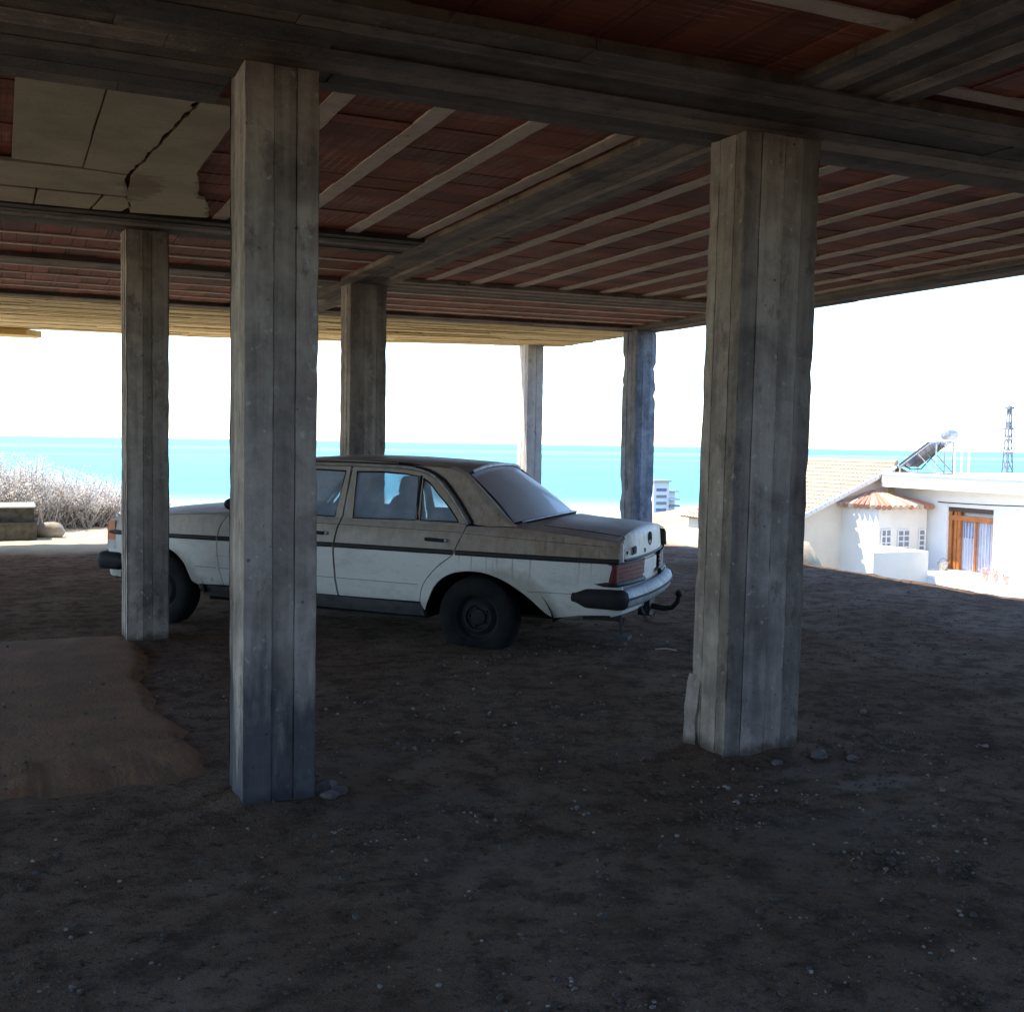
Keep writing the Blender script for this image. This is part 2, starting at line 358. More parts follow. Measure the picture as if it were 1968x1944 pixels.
# ------------------------------------------------------------------ concrete frame building
bld = empty('concrete_frame_building', (3, 6, 0))
tag(bld, 'unfinished concrete frame building with open ground floor and red tile ceiling', 'building')
BO = Vector((3, 6, 0))
def bpart(mb, name, mat, parent=bld, **k):
    mb.v = [(a-BO.x, b-BO.y, c) for a, b, c in mb.v]
    return mb.build(name, mat, parent, **k)

def plank_sides(x0, y0, x1, y1, rng, wid=.108, amp=.005, lo=.68, hi=1.25):
    """plan outline of a board-marked shaft: each board leaves a face a few mm in or out"""
    cs = [(x0, y0), (x1, y0), (x1, y1), (x0, y1)]; pts = []; tones = []
    for k in range(4):
        a = Vector(cs[k]); b = Vector(cs[(k+1) % 4]); L = (b-a).length; d = (b-a)/L; nrm = Vector((d.y, -d.x))
        nb = max(2, round(L/wid)); cuts = [0]+sorted(min(.94, max(.06, (i+rng.uniform(-.22, .22))/nb)) for i in range(1, nb))+[1]
        for i in range(nb):
            off = rng.uniform(-amp, amp); t = rng.uniform(lo, hi)
            p = a+d*L*cuts[i]+nrm*off; q = a+d*(L*cuts[i+1]-.0035)+nrm*off; g0 = a+d*(L*cuts[i+1]-.0017)+nrm*(off-.004)
            pts += [p, q, g0]; tones += [t, .45, .45]
    return pts, tones
def shaft(mb, pts, tones, z0, z1, rng, step=.07, jit=.0016, chips=0, lean=0.0):
    nz = max(2, int((z1-z0)/step)); n = len(pts); vs = []; cx = sum(p.x for p in pts)/n; cy = sum(p.y for p in pts)/n
    mnx, mxx = min(p.x for p in pts), max(p.x for p in pts); mny, mxy = min(p.y for p in pts), max(p.y for p in pts); corn = [(mnx, mny), (mxx, mny), (mxx, mxy), (mnx, mxy)]
    for k in range(nz+1):
        z = lerp(z0, z1, k/nz)
        for i, p in enumerate(pts):
            x, y = p.x, p.y
            kk = 0
            if chips:
                for q_, (kx, ky) in enumerate(corn):
                    dd = math.hypot(p.x-kx, p.y-ky)
                    if dd < .09: kk = max(kk, chips_amt(chips, z, q_*9)*math.exp(-(dd/.045)**2))
            x += (cx-x)*kk + rng.uniform(-jit, jit); y += (cy-y)*kk + rng.uniform(-jit, jit)
            vs.append((x+lean*(1-z/3), y, z))
    fs = []; b = len(mb.v)
    for k in range(nz):
        for i in range(n):
            mb.f.append((b+k*n+i, b+k*n+(i+1) % n, b+(k+1)*n+(i+1) % n, b+(k+1)*n+i))
            mb.t.append(tones[i]*(1+.12*mnoise.noise(Vector((k*.35, i*2.7, z0)))))
    mb.v += vs
    mb.f.append(tuple(b+nz*n+i for i in range(n))); mb.t.append(.8)
CH = {5: .10, 3: .022, 2: .02}
def chips_amt(seed, z, i):
    v = mnoise.noise(Vector((z*3.1, i*.55, seed*7.3)))+.9*mnoise.noise(Vector((z*15, i*1.3, seed)))
    return (smooth_t(.10, .16, v)*.5+max(0, v-.10)*1.2)*CH.get(seed, .1)
COLS = [  # x0, y0, x1, y1, base, top, material, chips, label
    (.868, 4.497, 1.166, 4.82, -.12, 3.0, 'conc_stain', 2, 'nearest left column, narrow, with a dark damp stain on its foot'),
    (3.160, 4.385, 3.600, 4.67, -.12, 3.0, 'conc_col', 3, 'wide board-marked column right of the car'),
    (.802, 8.50, 1.095, 8.84, -.12, 3.0, 'conc_col', 2, 'dark column in front of the car bonnet'),
    (2.985, 10.33, 3.345, 10.65, -.12, 3.0, 'conc_col', 3, 'column rising just behind the car roof'),
    (7.24, 15.42, 7.49, 15.78, -.12, 3.0, 'conc_pale', 2, 'farthest slim pale column under the slab corner'),
    (7.475, 12.62, 7.765, 12.98, -.12, 3.0, 'conc_bluecast', 5, 'ragged bluish column behind the boot of the car')]
for i, (x0, y0, x1, y1, z0, z1, mt, ch, lb) in enumerate(COLS):
    rg = random.Random(20+i); mb = MB()
    pts, tn = plank_sides(x0, y0, x1, y1, rng=rg)
    shaft(mb, pts, tn, z0, z1, rg, chips=ch, lean=-.035 if i == 1 else 0)
    if i == 1:   # leaked mortar fin at the left foot
        prof = [(3.175, -.1), (3.112, -.1), (3.108, .05), (3.114, .14), (3.112, .2), (3.120, .27), (3.126, .33), (3.138, .37), (3.148, .345), (3.158, .36), (3.175, .30)]
        n = len(prof); yb, yf = 4.665, 4.60
        mb.add([(a, yf+.02*(k % 2), b) for k, (a, b) in enumerate(prof)]+[(a-.03, yb, b) for a, b in prof],
               [tuple(range(n)), tuple(range(2*n-1, n-1, -1))]+[(k, (k+1) % n, n+(k+1) % n, n+k) for k in range(n)], 1.05)
    o = bpart(mb, 'column', M[mt]); o['label'] = lb

def beam(x0, y0, x1, y1, zb, axis_, rng, zt=3.09, skew=0.0, mat=None, wid=.13, lo=.45, hi=1.35, plank_len=2.6, tn=None):
    """soffit boards along the beam, each board its own shade and level"""
    mb = MB(); W = (y1-y0) if axis_ == 'x' else (x1-x0); L = (x1-x0) if axis_ == 'x' else (y1-y0)
    nb = len(tn) if tn else max(2, round(W/wid)); cuts = [0]+[ (i+rng.uniform(-.28, .28))/nb for i in range(1, nb)]+[1]
    for i in range(nb):
        a = rng.uniform(-plank_len, 0)
        while a < L:
            b = a+rng.uniform(.8, 1.6)*plank_len; s0 = max(0, a); s1 = min(L, b)
            if s1 > s0+.01:
                dz = rng.uniform(-.004, .004); t = rng.uniform(lo, hi) if not tn else tn[i]*rng.uniform(.85, 1.15)
                c0 = cuts[i]*W+.0012; c1 = cuts[i+1]*W-.0012
                if axis_ == 'x':
                    k0 = skew*s0/L; k1 = skew*s1/L
                    vs = [(x0+s0, y0+c0+k0), (x0+s1-.004, y0+c0+k1), (x0+s1-.004, y0+c1+k1), (x0+s0, y0+c1+k0)]
                else: vs = [(x0+c0, y0+s0), (x0+c1, y0+s0), (x0+c1, y0+s1-.004), (x0+c0, y0+s1-.004)]
                mb.prism(vs, zb+dz, zt, t)
            a = b
    if axis_ == 'x': core = [(x0, y0+.012), (x1, y0+.012+skew), (x1, y1-.012+skew), (x0, y1-.012)]
    else: core = [(x0+.012, y0), (x1-.012, y0), (x1-.012, y1), (x0+.012, y1)]
    mb.prism(core, zb+.014, zt-.002, .35)
    return bpart(mb, 'beam', M[mat or ('conc_x' if axis_ == 'x' else 'conc_y')])
rb = random.Random(5)
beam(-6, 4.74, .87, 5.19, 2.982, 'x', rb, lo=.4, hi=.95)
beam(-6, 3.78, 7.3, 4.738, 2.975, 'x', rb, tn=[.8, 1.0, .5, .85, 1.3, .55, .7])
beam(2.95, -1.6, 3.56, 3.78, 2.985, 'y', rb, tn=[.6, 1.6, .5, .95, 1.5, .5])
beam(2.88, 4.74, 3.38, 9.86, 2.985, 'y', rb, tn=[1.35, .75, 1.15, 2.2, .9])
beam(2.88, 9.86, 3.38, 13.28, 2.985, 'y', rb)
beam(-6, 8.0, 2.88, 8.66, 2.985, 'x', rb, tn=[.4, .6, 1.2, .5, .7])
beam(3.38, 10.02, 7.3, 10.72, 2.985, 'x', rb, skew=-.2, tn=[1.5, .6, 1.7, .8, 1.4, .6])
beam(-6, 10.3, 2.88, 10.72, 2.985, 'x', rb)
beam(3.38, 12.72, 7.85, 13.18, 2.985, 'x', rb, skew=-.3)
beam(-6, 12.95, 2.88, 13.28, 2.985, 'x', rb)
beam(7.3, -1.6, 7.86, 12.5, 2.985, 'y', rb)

def bay(x0, y0, x1, y1, ribs, along, rng, rw=.088, skew=0.0):
    """hollow clay tile field with cast ribs: tiles 25 cm, each pulled a little up or down"""
    mb = MB()
    ribs = sorted(ribs); lo_, hi_ = (x0, x1) if along == 'y' else (y0, y1)
    ed = [lo_]+ribs+[hi_]
    for i in range(len(ed)-1):
        a = ed[i]+(rw/2 if i else 0); b = ed[i+1]-(rw/2 if i < len(ed)-2 else 0)
        if b-a < .03: continue
        s, e = (y0, y1) if along == 'y' else (x0, x1); q = s-rng.uniform(0, .25)
        while q < e:
            q0 = max(s, q); q1 = min(e, q+.246); dz = rng.uniform(-.003, .005); sk0 = skew*(q0-s)/(e-s); sk1 = skew*(q1-s)/(e-s)
            if q1 > q0+.005:
                if along == 'y': pl = [(a, q0), (b, q0), (b, q1), (a, q1)]
                else: pl = [(q0, a+sk0), (q1, a+sk1), (q1, b+sk1), (q0, b+sk0)]
                mb.prism(pl, 3.021+dz, 3.088, rng.uniform(.62, 1.3))
            q += .25
    o = bpart(mb, 'ceiling_bay', M['tile_y' if along == 'y' else 'tile_x'])
    for r in ribs:
        k = MB(); n = 40; L = (y1-y0) if along == 'y' else (x1-x0); vs = []
        for j in range(n+1):
            t = j/n; s0 = (y0 if along == 'y' else x0)+L*t; sk = skew*t
            h0 = rw/2*(1+.14*mnoise.noise(Vector((s0*7, r*9, 1)))); h1 = rw/2*(1+.14*mnoise.noise(Vector((s0*7, r*9, 5))))
            for (c_, z) in ((r-h0+sk, 3.013), (r+h1+sk, 3.013), (r+h1+sk, 3.087), (r-h0+sk, 3.087)):
                vs.append((c_, s0, z) if along == 'y' else (s0, c_, z))
        k.add(vs, [(4*j+a, 4*j+(a+1) % 4, 4*j+4+(a+1) % 4, 4*j+4+a) for j in range(n) for a in range(4)]+[(3, 2, 1, 0), (4*n, 4*n+1, 4*n+2, 4*n+3)])
        k.v = [(a-BO.x, b-BO.y, c) for a, b, c in k.v]
        k.build('rib', M['conc_rib'], o)
    return o
rc = random.Random(9)
bay(-6, -1.6, 2.95, 3.78, [-1.29+.495*i for i in range(0, 10)], 'x', rc, .1)
bay(3.56, -1.6, 7.3, 3.78, [3.64-.495*i for i in range(0, 10)], 'x', rc, .1)
bay(-.2, 5.19, 2.88, 8.0, [.42, .895, 1.37, 1.845, 2.32, 2.79], 'y', rc, .098)
# the strip of that bay in front of the wider left beam
bay(.87, 4.74, 2.88, 5.19, [1.37, 1.845, 2.32, 2.79], 'y', rc, .098)
bay(3.38, 4.74, 7.3, 10.02, [3.665, 4.11, 4.56, 5.03, 5.48, 5.95, 6.40, 6.85, 7.25], 'y', rc, .1)
bay(-6, 8.66, 2.88, 10.3, [8.76, 9.27, 9.81], 'x', rc, .07)
bay(-6, 10.72, 2.88, 12.95, [10.98, 11.5, 12.05, 12.5], 'x', rc, .07)
bay(3.38, 10.70, 7.3, 12.72, [11.03, 11.50, 12.03, 12.44], 'x', rc, .085, skew=-.25)
# slab body above
sb = MB(); sb.prism([(-6.5, -1.6), (7.86, -1.6), (7.86, 15.55), (3.2, 17.22), (-6.5, 17.95)], 3.087, 3.42)
bpart(sb, 'slab', M['slab'])
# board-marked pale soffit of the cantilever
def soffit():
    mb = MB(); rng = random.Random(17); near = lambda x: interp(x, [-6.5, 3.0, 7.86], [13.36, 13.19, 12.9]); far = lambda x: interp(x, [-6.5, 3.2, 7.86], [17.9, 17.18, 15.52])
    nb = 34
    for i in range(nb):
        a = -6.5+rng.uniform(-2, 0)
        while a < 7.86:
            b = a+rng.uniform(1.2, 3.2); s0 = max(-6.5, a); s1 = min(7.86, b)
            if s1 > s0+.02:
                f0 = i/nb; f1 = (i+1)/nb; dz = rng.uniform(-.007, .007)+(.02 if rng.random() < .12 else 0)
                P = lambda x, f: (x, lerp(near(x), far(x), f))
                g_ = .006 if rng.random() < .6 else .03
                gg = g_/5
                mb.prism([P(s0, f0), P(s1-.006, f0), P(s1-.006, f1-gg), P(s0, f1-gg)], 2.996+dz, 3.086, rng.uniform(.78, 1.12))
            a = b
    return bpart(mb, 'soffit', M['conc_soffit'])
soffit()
fb = MB(); fb.prism([(-4.5, 17.15), (.30, 17.2), (.50, 17.45), (.44, 17.72), (-4.5, 17.98)], 2.90, 2.985)
o = bpart(fb, 'formwork_board', M['timber']); o['label'] = 'yellow timber board projecting past the slab edge'
# insulation boards nailed under the left bay
def board(name, poly, z=2.990, th=.022):
    mb = MB(); mb.prism(poly, z, z+th); o = bpart(mb, 'ceiling_panel', M['board']); o['label'] = name; return o
def ragged(a, b, n, amp, seed):
    rng = random.Random(seed); out = []
    for i in range(n+1):
        t = i/n; p = Vector(a).lerp(Vector(b), t); d = (Vector(b)-Vector(a)).normalized()
        off = rng.uniform(-amp, amp) if 0 < i < n else 0; out.append((p.x-d.y*off, p.y+d.x*off))
    return out
board('plain square ceiling board at the left edge', [(.055, 5.2), (.408, 5.2)]+ragged((.408, 5.2), (.405, 6.74), 6, .004, 1)[1:]+[(.05, 6.72)])
board('ceiling board with a torn right edge', [(.418, 5.2)]+ragged((.79, 5.2), (.655, 6.80), 40, .010, 2)+[(.416, 6.745)])
board('large ceiling board with both edges torn, beside the near column', ragged((.685, 6.78), (.812, 5.2), 40, .008, 4)+ragged((1.0, 5.2), (1.0, 6.6), 6, .01, 3)+ragged((1.02, 6.7), (1.10, 7.25), 9, .018, 8)+ragged((1.16, 7.3), (1.26, 7.86), 9, .022, 9)+[ (.775, 7.93)]+ragged((.712, 7.45), (.675, 6.9), 8, .006, 10))
board('narrow ceiling board running across the ends of the two square ones', [(-2, 6.77), (.40, 6.79), (.65, 6.83)]+ragged((.65, 6.83), (.70, 7.42), 6, .02, 6)+[(-2, 7.46)])
board('small ceiling board at the left edge next to the dark beam', [(-2, 7.49), (.185, 7.475), (.18, 7.94), (-2, 7.96)])
board('small cracked ceiling board, third from the left along the dark beam', [(.20, 7.475), (.56, 7.47), (.52, 7.94), (.19, 7.94)])
board('short broken ceiling board above the dark column', [(.585, 7.47), (.70, 7.44), (.76, 7.7), (.72, 7.92), (.54, 7.94)])

# unseen dark bank behind the viewer, added to keep low sky off column tops
m = NM('sky_block_dark', .95, .1); p = m.pos(); m.col(m.mix(m.noise(p, 2.5, 5), (.036, .030, .025), (.018, .015, .013))); m.bump(m.noise(p, 6, 5), .8, .05); M['sky_block'] = m.m
bw = MB()
def sky_block(u, v):
    x = lerp(-14, 16, u); t = v; y = lerp(-4.2, -8.5, t); z = -.2+3.12*smooth_t(0, .6, t)+.35*mnoise.noise(Vector((x*.5, t*3, 5)))*smooth_t(0, .4, t)
    return (x, y, z)
bw.grid(sky_block, 80, 20)
def sky_block_arm(u, v):      # the bank turns forward out of view, added to block low sky at right
    y = lerp(-8.5, 4.6, u); x = lerp(10.6, 16.5, v); fall = smooth_t(4.6, 2.0, y)
    return (x, y, -1.2+(4.0*smooth_t(0, .6, v)+.35*mnoise.noise(Vector((y*.5, v*3, 8)))*smooth_t(0, .4, v))*fall)
bw.grid(sky_block_arm, 60, 20); o = bw.build('sky_block_bank', M['sky_block'], smooth=180, fix=False); tag(o, kind='structure')
# ------------------------------------------------------------------ the abandoned saloon car
CPSI, CPT, CZ0 = 2.35271+R(1.9), 0.0152041, 0.0028
CX0 = 3.71917-.8*sin(2.35271)+.8*sin(CPSI); CY0 = 8.09033+.8*cos(2.35271)-.8*cos(CPSI)
car = empty('parked_car', (CX0, CY0, CZ0), (0, -CPT, CPSI))
tag(car, 'dusty old white four door saloon car with flat tyres parked between the columns', 'car')

def m_paint():
    m = NM('dusty_white_paint', .55, .35); p = m.obj(); s = m.sep(p)
    n1 = m.noise(p, 3.2, 6, .62); n2 = m.noise(m.map(p, (9, 9, .7)), 2.2, 5, .6); n3 = m.noise(p, 40, 4, .6); n4 = m.noise(p, 11, 5, .65)
    white = m.mix(n1, (.70, .655, .58), (.59, .55, .48))
    z = m.math('ADD', s[2], m.math('MULTIPLY', m.math('SUBTRACT', n1, .5), .05))
    upm = m.ramp(z, .672, .700)                                          # dust caked above the rubbing strip
    rear = m.ramp(m.math('ADD', s[0], m.math('MULTIPLY', n4, .06)), -1.055, -1.00)
    dust = m.mix(m.ramp(n2, .35, .68), (.37, .255, .16), (.25, .165, .10))
    dust = m.mix(m.math('MULTIPLY', m.ramp(n4, .5, .72), .45), dust, (.42, .335, .24))
    fr = m.ramp(s[0], 1.9, -.2, 0, 1)                                    # heavier towards the tail
    dust = m.mix(m.math('MULTIPLY', fr, .55), dust, (.25, .158, .105))
    dust = m.mix(m.math('MULTIPLY', m.ramp(m.noise(m.map(p, (14, 14, 1.1), (2, 3, 1)), 1.7, 5, .65), .52, .70), m.math('MULTIPLY', fr, .7)), dust, (.115, .075, .05))
    amt = m.math('MULTIPLY', m.math('MULTIPLY', upm, rear), m.math('ADD', m.ramp(s[0], 1.9, -.7, .42, .80), m.math('MULTIPLY', m.ramp(n4, .3, .7), .22)))
    c = m.mix(amt, white, dust)
    # streaks running down from the strip over the rear wing
    st = m.ramp(m.noise(m.map(p, (16, 16, .9)), 1.6, 4, .6), .56, .72)
    stm = m.math('MULTIPLY', m.math('MULTIPLY', st, m.ramp(s[0], .35, -.1)), m.ramp(s[2], .42, .70))
    c = m.mix(m.math('MULTIPLY', stm, .75), c, (.13, .105, .082))
    # grime round the wheel arches and along the sill
    def arch(cx):
        d = m.new('ShaderNodeVectorMath', operation='LENGTH'); m.l.new(m.map(p, (1/.48, 0, 1/.40), (-cx/.48, 0, -.20/.40)), d.inputs[0])
        return m.ramp(m.math('ADD', d.outputs['Value'], m.math('MULTIPLY', m.math('SUBTRACT', n4, .5), .35)), .88, 1.12, 1, 0)
    c = m.mix(m.math('MULTIPLY', m.math('MAXIMUM', arch(-.16), arch(2.78)), .62), c, (.22, .20, .13))
    rust = m.math('MULTIPLY', m.ramp(m.noise(p, 17, 5, .65), .56, .66), m.math('MULTIPLY', m.ramp(s[2], .44, .33), m.ramp(m.math('ABSOLUTE', m.math('SUBTRACT', s[0], 2.28)), .15, .05)))
    c = m.mix(m.math('MULTIPLY', rust, .85), c, (.30, .20, .05))
    lowd = m.math('MULTIPLY', m.ramp(m.math('ADD', s[2], m.math('MULTIPLY', n4, .08)), .42, .30), .35)
    c = m.mix(lowd, c, (.33, .30, .25))
    c = m.mix(m.math('MULTIPLY', m.ramp(n3, .6, .75), .22), c, (.2, .17, .14))
    c = m.mix(m.math('MULTIPLY', m.ramp(m.noise(m.map(p, (1.2, 1.2, 2.5), (3, 1, 2)), 3.1, 6, .68), .46, .72), .42), c, (.36, .33, .29))
    c = m.mix(m.math('MULTIPLY', m.ramp(m.noise(m.map(p, (3, 3, 30), (7, 2, 2)), 2.0, 3, .6), .64, .70), .4), c, (.26, .235, .20))
    # dust lying on the horizontal panels
    g = m.new('ShaderNodeNewGeometry'); nz = m.sep(g.outputs['Normal'])[2]
    flat = m.ramp(nz, .55, .9)
    c = m.mix(m.math('MULTIPLY', flat, .8), c, m.mix(m.ramp(n1, .35, .65), (.44, .345, .29), (.28, .21, .17)))
    m.col(c); m.rgh(m.math('ADD', m.math('MULTIPLY', flat, .02), m.math('ADD', .48, m.math('MULTIPLY', m.math('MULTIPLY', amt, m.math('SUBTRACT', 1.0, flat)), .2))))
    m.b.inputs['Coat Weight'].default_value = .12; m.b.inputs['Coat Roughness'].default_value = .45
    m.bump(n3, .08, .004)
    return m.m
M['paint'] = m_paint()
def simple(name, colr, rough=.6, spec=.3, metal=0, nscale=14, var=.35, dust=None):
    m = NM(name, rough, spec, metal); p = m.obj(); n = m.noise(p, nscale, 5, .6)
    c = m.mix(m.ramp(n, .35, .7), colr, tuple(v*(1-var) for v in colr))
    if dust: c = m.mix(m.math('MULTIPLY', m.ramp(m.noise(p, 5, 5), .3, .7), dust), c, (.20, .17, .14))
    m.col(c); return m.m
M['rubber'] = simple('black_rubber', (.014, .014, .016), .7, .3, dust=.06)
M['tyre'] = simple('tyre_rubber', (.012, .0118, .012), .9, .15, dust=.05)
M['rim'] = simple('painted_steel_rim', (.022, .021, .021), .8, .2, .1, dust=.06)
M['chrome'] = simple('dull_chrome', (.40, .41, .42), .62, .4, .3, dust=.45)
M['brighttrim'] = simple('bright_window_trim', (.78, .76, .76), .45, .5, .2, dust=.12)
M['dustchrome'] = simple('dusty_strip', (.46, .42, .38), .6, .4, .2, dust=.2)
M['trimblack'] = simple('dark_trim', (.018, .017, .016), .6, .3, dust=.08)
M['seal'] = simple('window_seal', (.012, .012, .013), .7, .2)
M['sill'] = simple('dark_sill', (.055, .055, .058), .8, .25, dust=.25)
M['seat'] = simple('blue_seat_cloth', (.07, .11, .22), .9, .1)
M['dash'] = simple('dashboard_plastic', (.03, .045, .09), .7, .2)
M['under'] = simple('underbody', (.012, .012, .012), .95, .1)
M['redlens'] = simple('red_lens', (.17, .014, .010), .5, .25, dust=.06)
M['amber'] = simple('amber_lens', (.62, .11, .02), .3, .5)
M['clearlens'] = simple('clear_lens', (.5, .5, .48), .3, .5, dust=.2)
def m_glass(name, dustc, lo, hi, sc=4):
    m = NM(name, .2, .5); p = m.obj()
    n = m.noise(p, sc, 5, .6); tr = m.new('ShaderNodeBsdfTransparent'); tr.inputs[0].default_value = (.80, .88, .92, 1)
    gl = m.new('ShaderNodeBsdfGlossy'); gl.inputs[1].default_value = .08
    fr = m.new('ShaderNodeFresnel'); fr.inputs[0].default_value = 1.35
    mx = m.new('ShaderNodeMixShader'); m.l.new(fr.outputs[0], mx.inputs[0]); m.l.new(tr.outputs[0], mx.inputs[1]); m.l.new(gl.outputs[0], mx.inputs[2])
    df = m.new('ShaderNodeBsdfDiffuse'); m.l.new(m.mix(n, dustc, tuple(v*.8 for v in dustc)), df.inputs[0])
    tl = m.new('ShaderNodeBsdfTranslucent'); tl.inputs[0].default_value = (*tuple(min(.9, v*2.1) for v in dustc), 1)
    ms = m.new('ShaderNodeMixShader'); ms.inputs[0].default_value = .5; m.l.new(df.outputs[0], ms.inputs[1]); m.l.new(tl.outputs[0], ms.inputs[2])
    if lo > .7:
        g2 = m.new('ShaderNodeBsdfGlossy'); g2.inputs[1].default_value = .55; f2_ = m.new('ShaderNodeFresnel'); f2_.inputs[0].default_value = 1.28
        m3 = m.new('ShaderNodeMixShader'); m.l.new(f2_.outputs[0], m3.inputs[0]); m.l.new(ms.outputs[0], m3.inputs[1]); m.l.new(g2.outputs[0], m3.inputs[2]); ms = m3
    m2 = m.new('ShaderNodeMixShader'); m.l.new(m.ramp(n, .35, .7, lo, hi), m2.inputs[0]); m.l.new(mx.outputs[0], m2.inputs[1]); m.l.new(ms.outputs[0], m2.inputs[2])
    m.l.new(m2.outputs[0], m.out.inputs[0]); return m.m
M['glass'] = m_glass('dirty_side_glass', (.50, .58, .70), .55, .88)
M['glass_clear'] = m_glass('clear_side_glass', (.30, .34, .40), .04, .22)
M['glass_rear'] = m_glass('dust_covered_glass', (.35, .275, .25), .88, .98, 2.5)

def yprof(z): return interp(z, [.10, .19, .25, .33, .45, .58, .70, .80, .855, .880, .905, .96, 1.30, 1.36], [.78, .80, .838, .862, .880, .887, .885, .868, .845, .815, .795, .782, .655, .60])
def ytap(x): return interp(x, [-1.12, -1.06, -.98, -.85, -.5, .2, 2.2, 2.8, 3.1, 3.25, 3.32], [-.135, -.085, -.055, -.038, -.014, 0, 0, -.014, -.045, -.08, -.14])
def ys(x, z): return yprof(z)+ytap(x)*(1 if z < .9 else .6)

def panel(bm, outer, holes=(), side=1, yf=ys, flange=.022, stp=.06):
    """a body panel cut out of the curved side of the car"""
    t = bmesh.new(); ed = []
    for loop in [outer]+list(holes):
        vs = [t.verts.new((a, 0, b)) for a, b in loop]
        ed += [t.edges.new((vs[i], vs[(i+1) % len(vs)])) for i in range(len(vs))]
    bmesh.ops.triangle_fill(t, use_beauty=True, edges=ed)
    xs_ = [p[0] for p in outer]; zs_ = [p[1] for p in outer]
    q = math.floor(min(xs_)/stp)*stp
    while q < max(xs_):
        bmesh.ops.bisect_plane(t, geom=t.verts[:]+t.edges[:]+t.faces[:], plane_co=(q, 0, 0), plane_no=(1, 0, 0), dist=1e-5); q += stp
    q = math.floor(min(zs_)/.03)*.03
    while q < max(zs_):
        bmesh.ops.bisect_plane(t, geom=t.verts[:]+t.edges[:]+t.faces[:], plane_co=(0, 0, q), plane_no=(0, 0, 1), dist=1e-5); q += .03
    bmesh.ops.remove_doubles(t, verts=t.verts, dist=1e-5)
    for v in t.verts: v.co.y = yf(v.co.x, v.co.z)
    for f in t.faces:
        f.normal_update()
        if f.normal.y < 0: f.normal_flip()
    if flange:
        be = [e for e in t.edges if len(e.link_faces) == 1]
        r = bmesh.ops.extrude_edge_only(t, edges=be)
        for v in [v for v in r['geom'] if isinstance(v, bmesh.types.BMVert)]: v.co.y -= flange
    if side < 0:
        for v in t.verts: v.co.y *= -1
        bmesh.ops.reverse_faces(t, faces=t.faces)
    t.verts.index_update()
    bm.add([v.co[:] for v in t.verts], [tuple(v.index for v in f.verts) for f in t.faces]); t.free()
def cpart(mb, name, mat, parent=car, smooth=35, fix=False): return mb.build(name, M[mat], parent, smooth=smooth, fix=fix)
def crv(pts, n=4):
    """smooth polyline through points (Catmull-Rom)"""
    P = [Vector(p) for p in pts]; out = []
    for i in range(len(P)-1):
        a, b, c, d = P[max(i-1, 0)], P[i], P[i+1], P[min(i+2, len(P)-1)]
        for k in range(n):
            t = k/n; out.append(tuple(.5*((2*b)+(c-a)*t+(2*a-5*b+4*c-d)*t*t+(3*b-a-3*c+d)*t**3)))
    out.append(tuple(P[-1])); return out

REAR_ARCH = crv([(.405, .235), (.374, .314), (.326, .417), (.262, .490), (.185, .534), (.095, .556), (.0, .561), (-.075, .554), (-.155, .533), (-.242, .499), (-.337, .446), (-.414, .392), (-.473, .343), (-.532, .292), (-.59, .262)])
FRONT_ARCH = crv([(2.355, .225), (2.366, .293), (2.419, .320), (2.452, .385), (2.488, .464), (2.57, .539), (2.669, .580), (2.76, .590), (2.86, .578), (2.96, .535), (3.05, .462), (3.11, .38), (3.14, .30)])
SHUT_B = [(1.118, 1.288), (1.118, 1.157), (1.120, .92), (1.129, .84), (1.141, .76), (1.149, .69), (1.149, .63), (1.139, .52), (1.131, .42), (1.122, .352), (1.112, .302)]
SHUT_C = crv([(.100, .886), (.110, .837), (.136, .776), (.160, .715), (.182, .672), (.232, .630), (.289, .585), (.352, .518), (.398, .455), (.425, .391), (.438, .305)])
DRIP = crv([(1.9, 1.05), (1.80, 1.16), (1.70, 1.24), (1.58, 1.283), (1.40, 1.292), (1.118, 1.295), (.75, 1.293), (.60, 1.284), (.50, 1.266), (.41, 1.228), (.33, 1.165), (.24, 1.075), (.165, .99), (.095, .90)])
SHUT_A = crv([(2.09, .872), (2.115, .845), (2.156, .77), (2.169, .69), (2.173, .60), (2.163, .48), (2.147, .40), (2.123, .308)])
zfen = lambda x: interp(x, [-1.1, -.98, -.875, -.726, -.562, -.25, .1, 2.12, 2.69, 3.0, 3.157, 3.23, 3.28, 3.32], [.825, .838, .847, .863, .876, .897, .886, .878, .839, .812, .794, .780, .755, .70])
def off(poly, d):
    """shrink a polygon by d so that shut lines stay open"""
    n = len(poly); A = sum(poly[i][0]*poly[(i+1) % n][1]-poly[(i+1) % n][0]*poly[i][1] for i in range(n)); sg = 1 if A > 0 else -1; out = []
    for i in range(n):
        a, b, c = Vector(poly[i-1]), Vector(poly[i]), Vector(poly[(i+1) % n])
        d1 = (b-a).normalized(); d2 = (c-b).normalized(); n1 = Vector((-d1.y, d1.x))*sg; n2 = Vector((-d2.y, d2.x))*sg
        k = (n1+n2); k = k/max(.5, k.length_squared/2) if k.length > .1 else n1
        out.append((b.x+k.x*d, b.y+k.y*d))
    return out

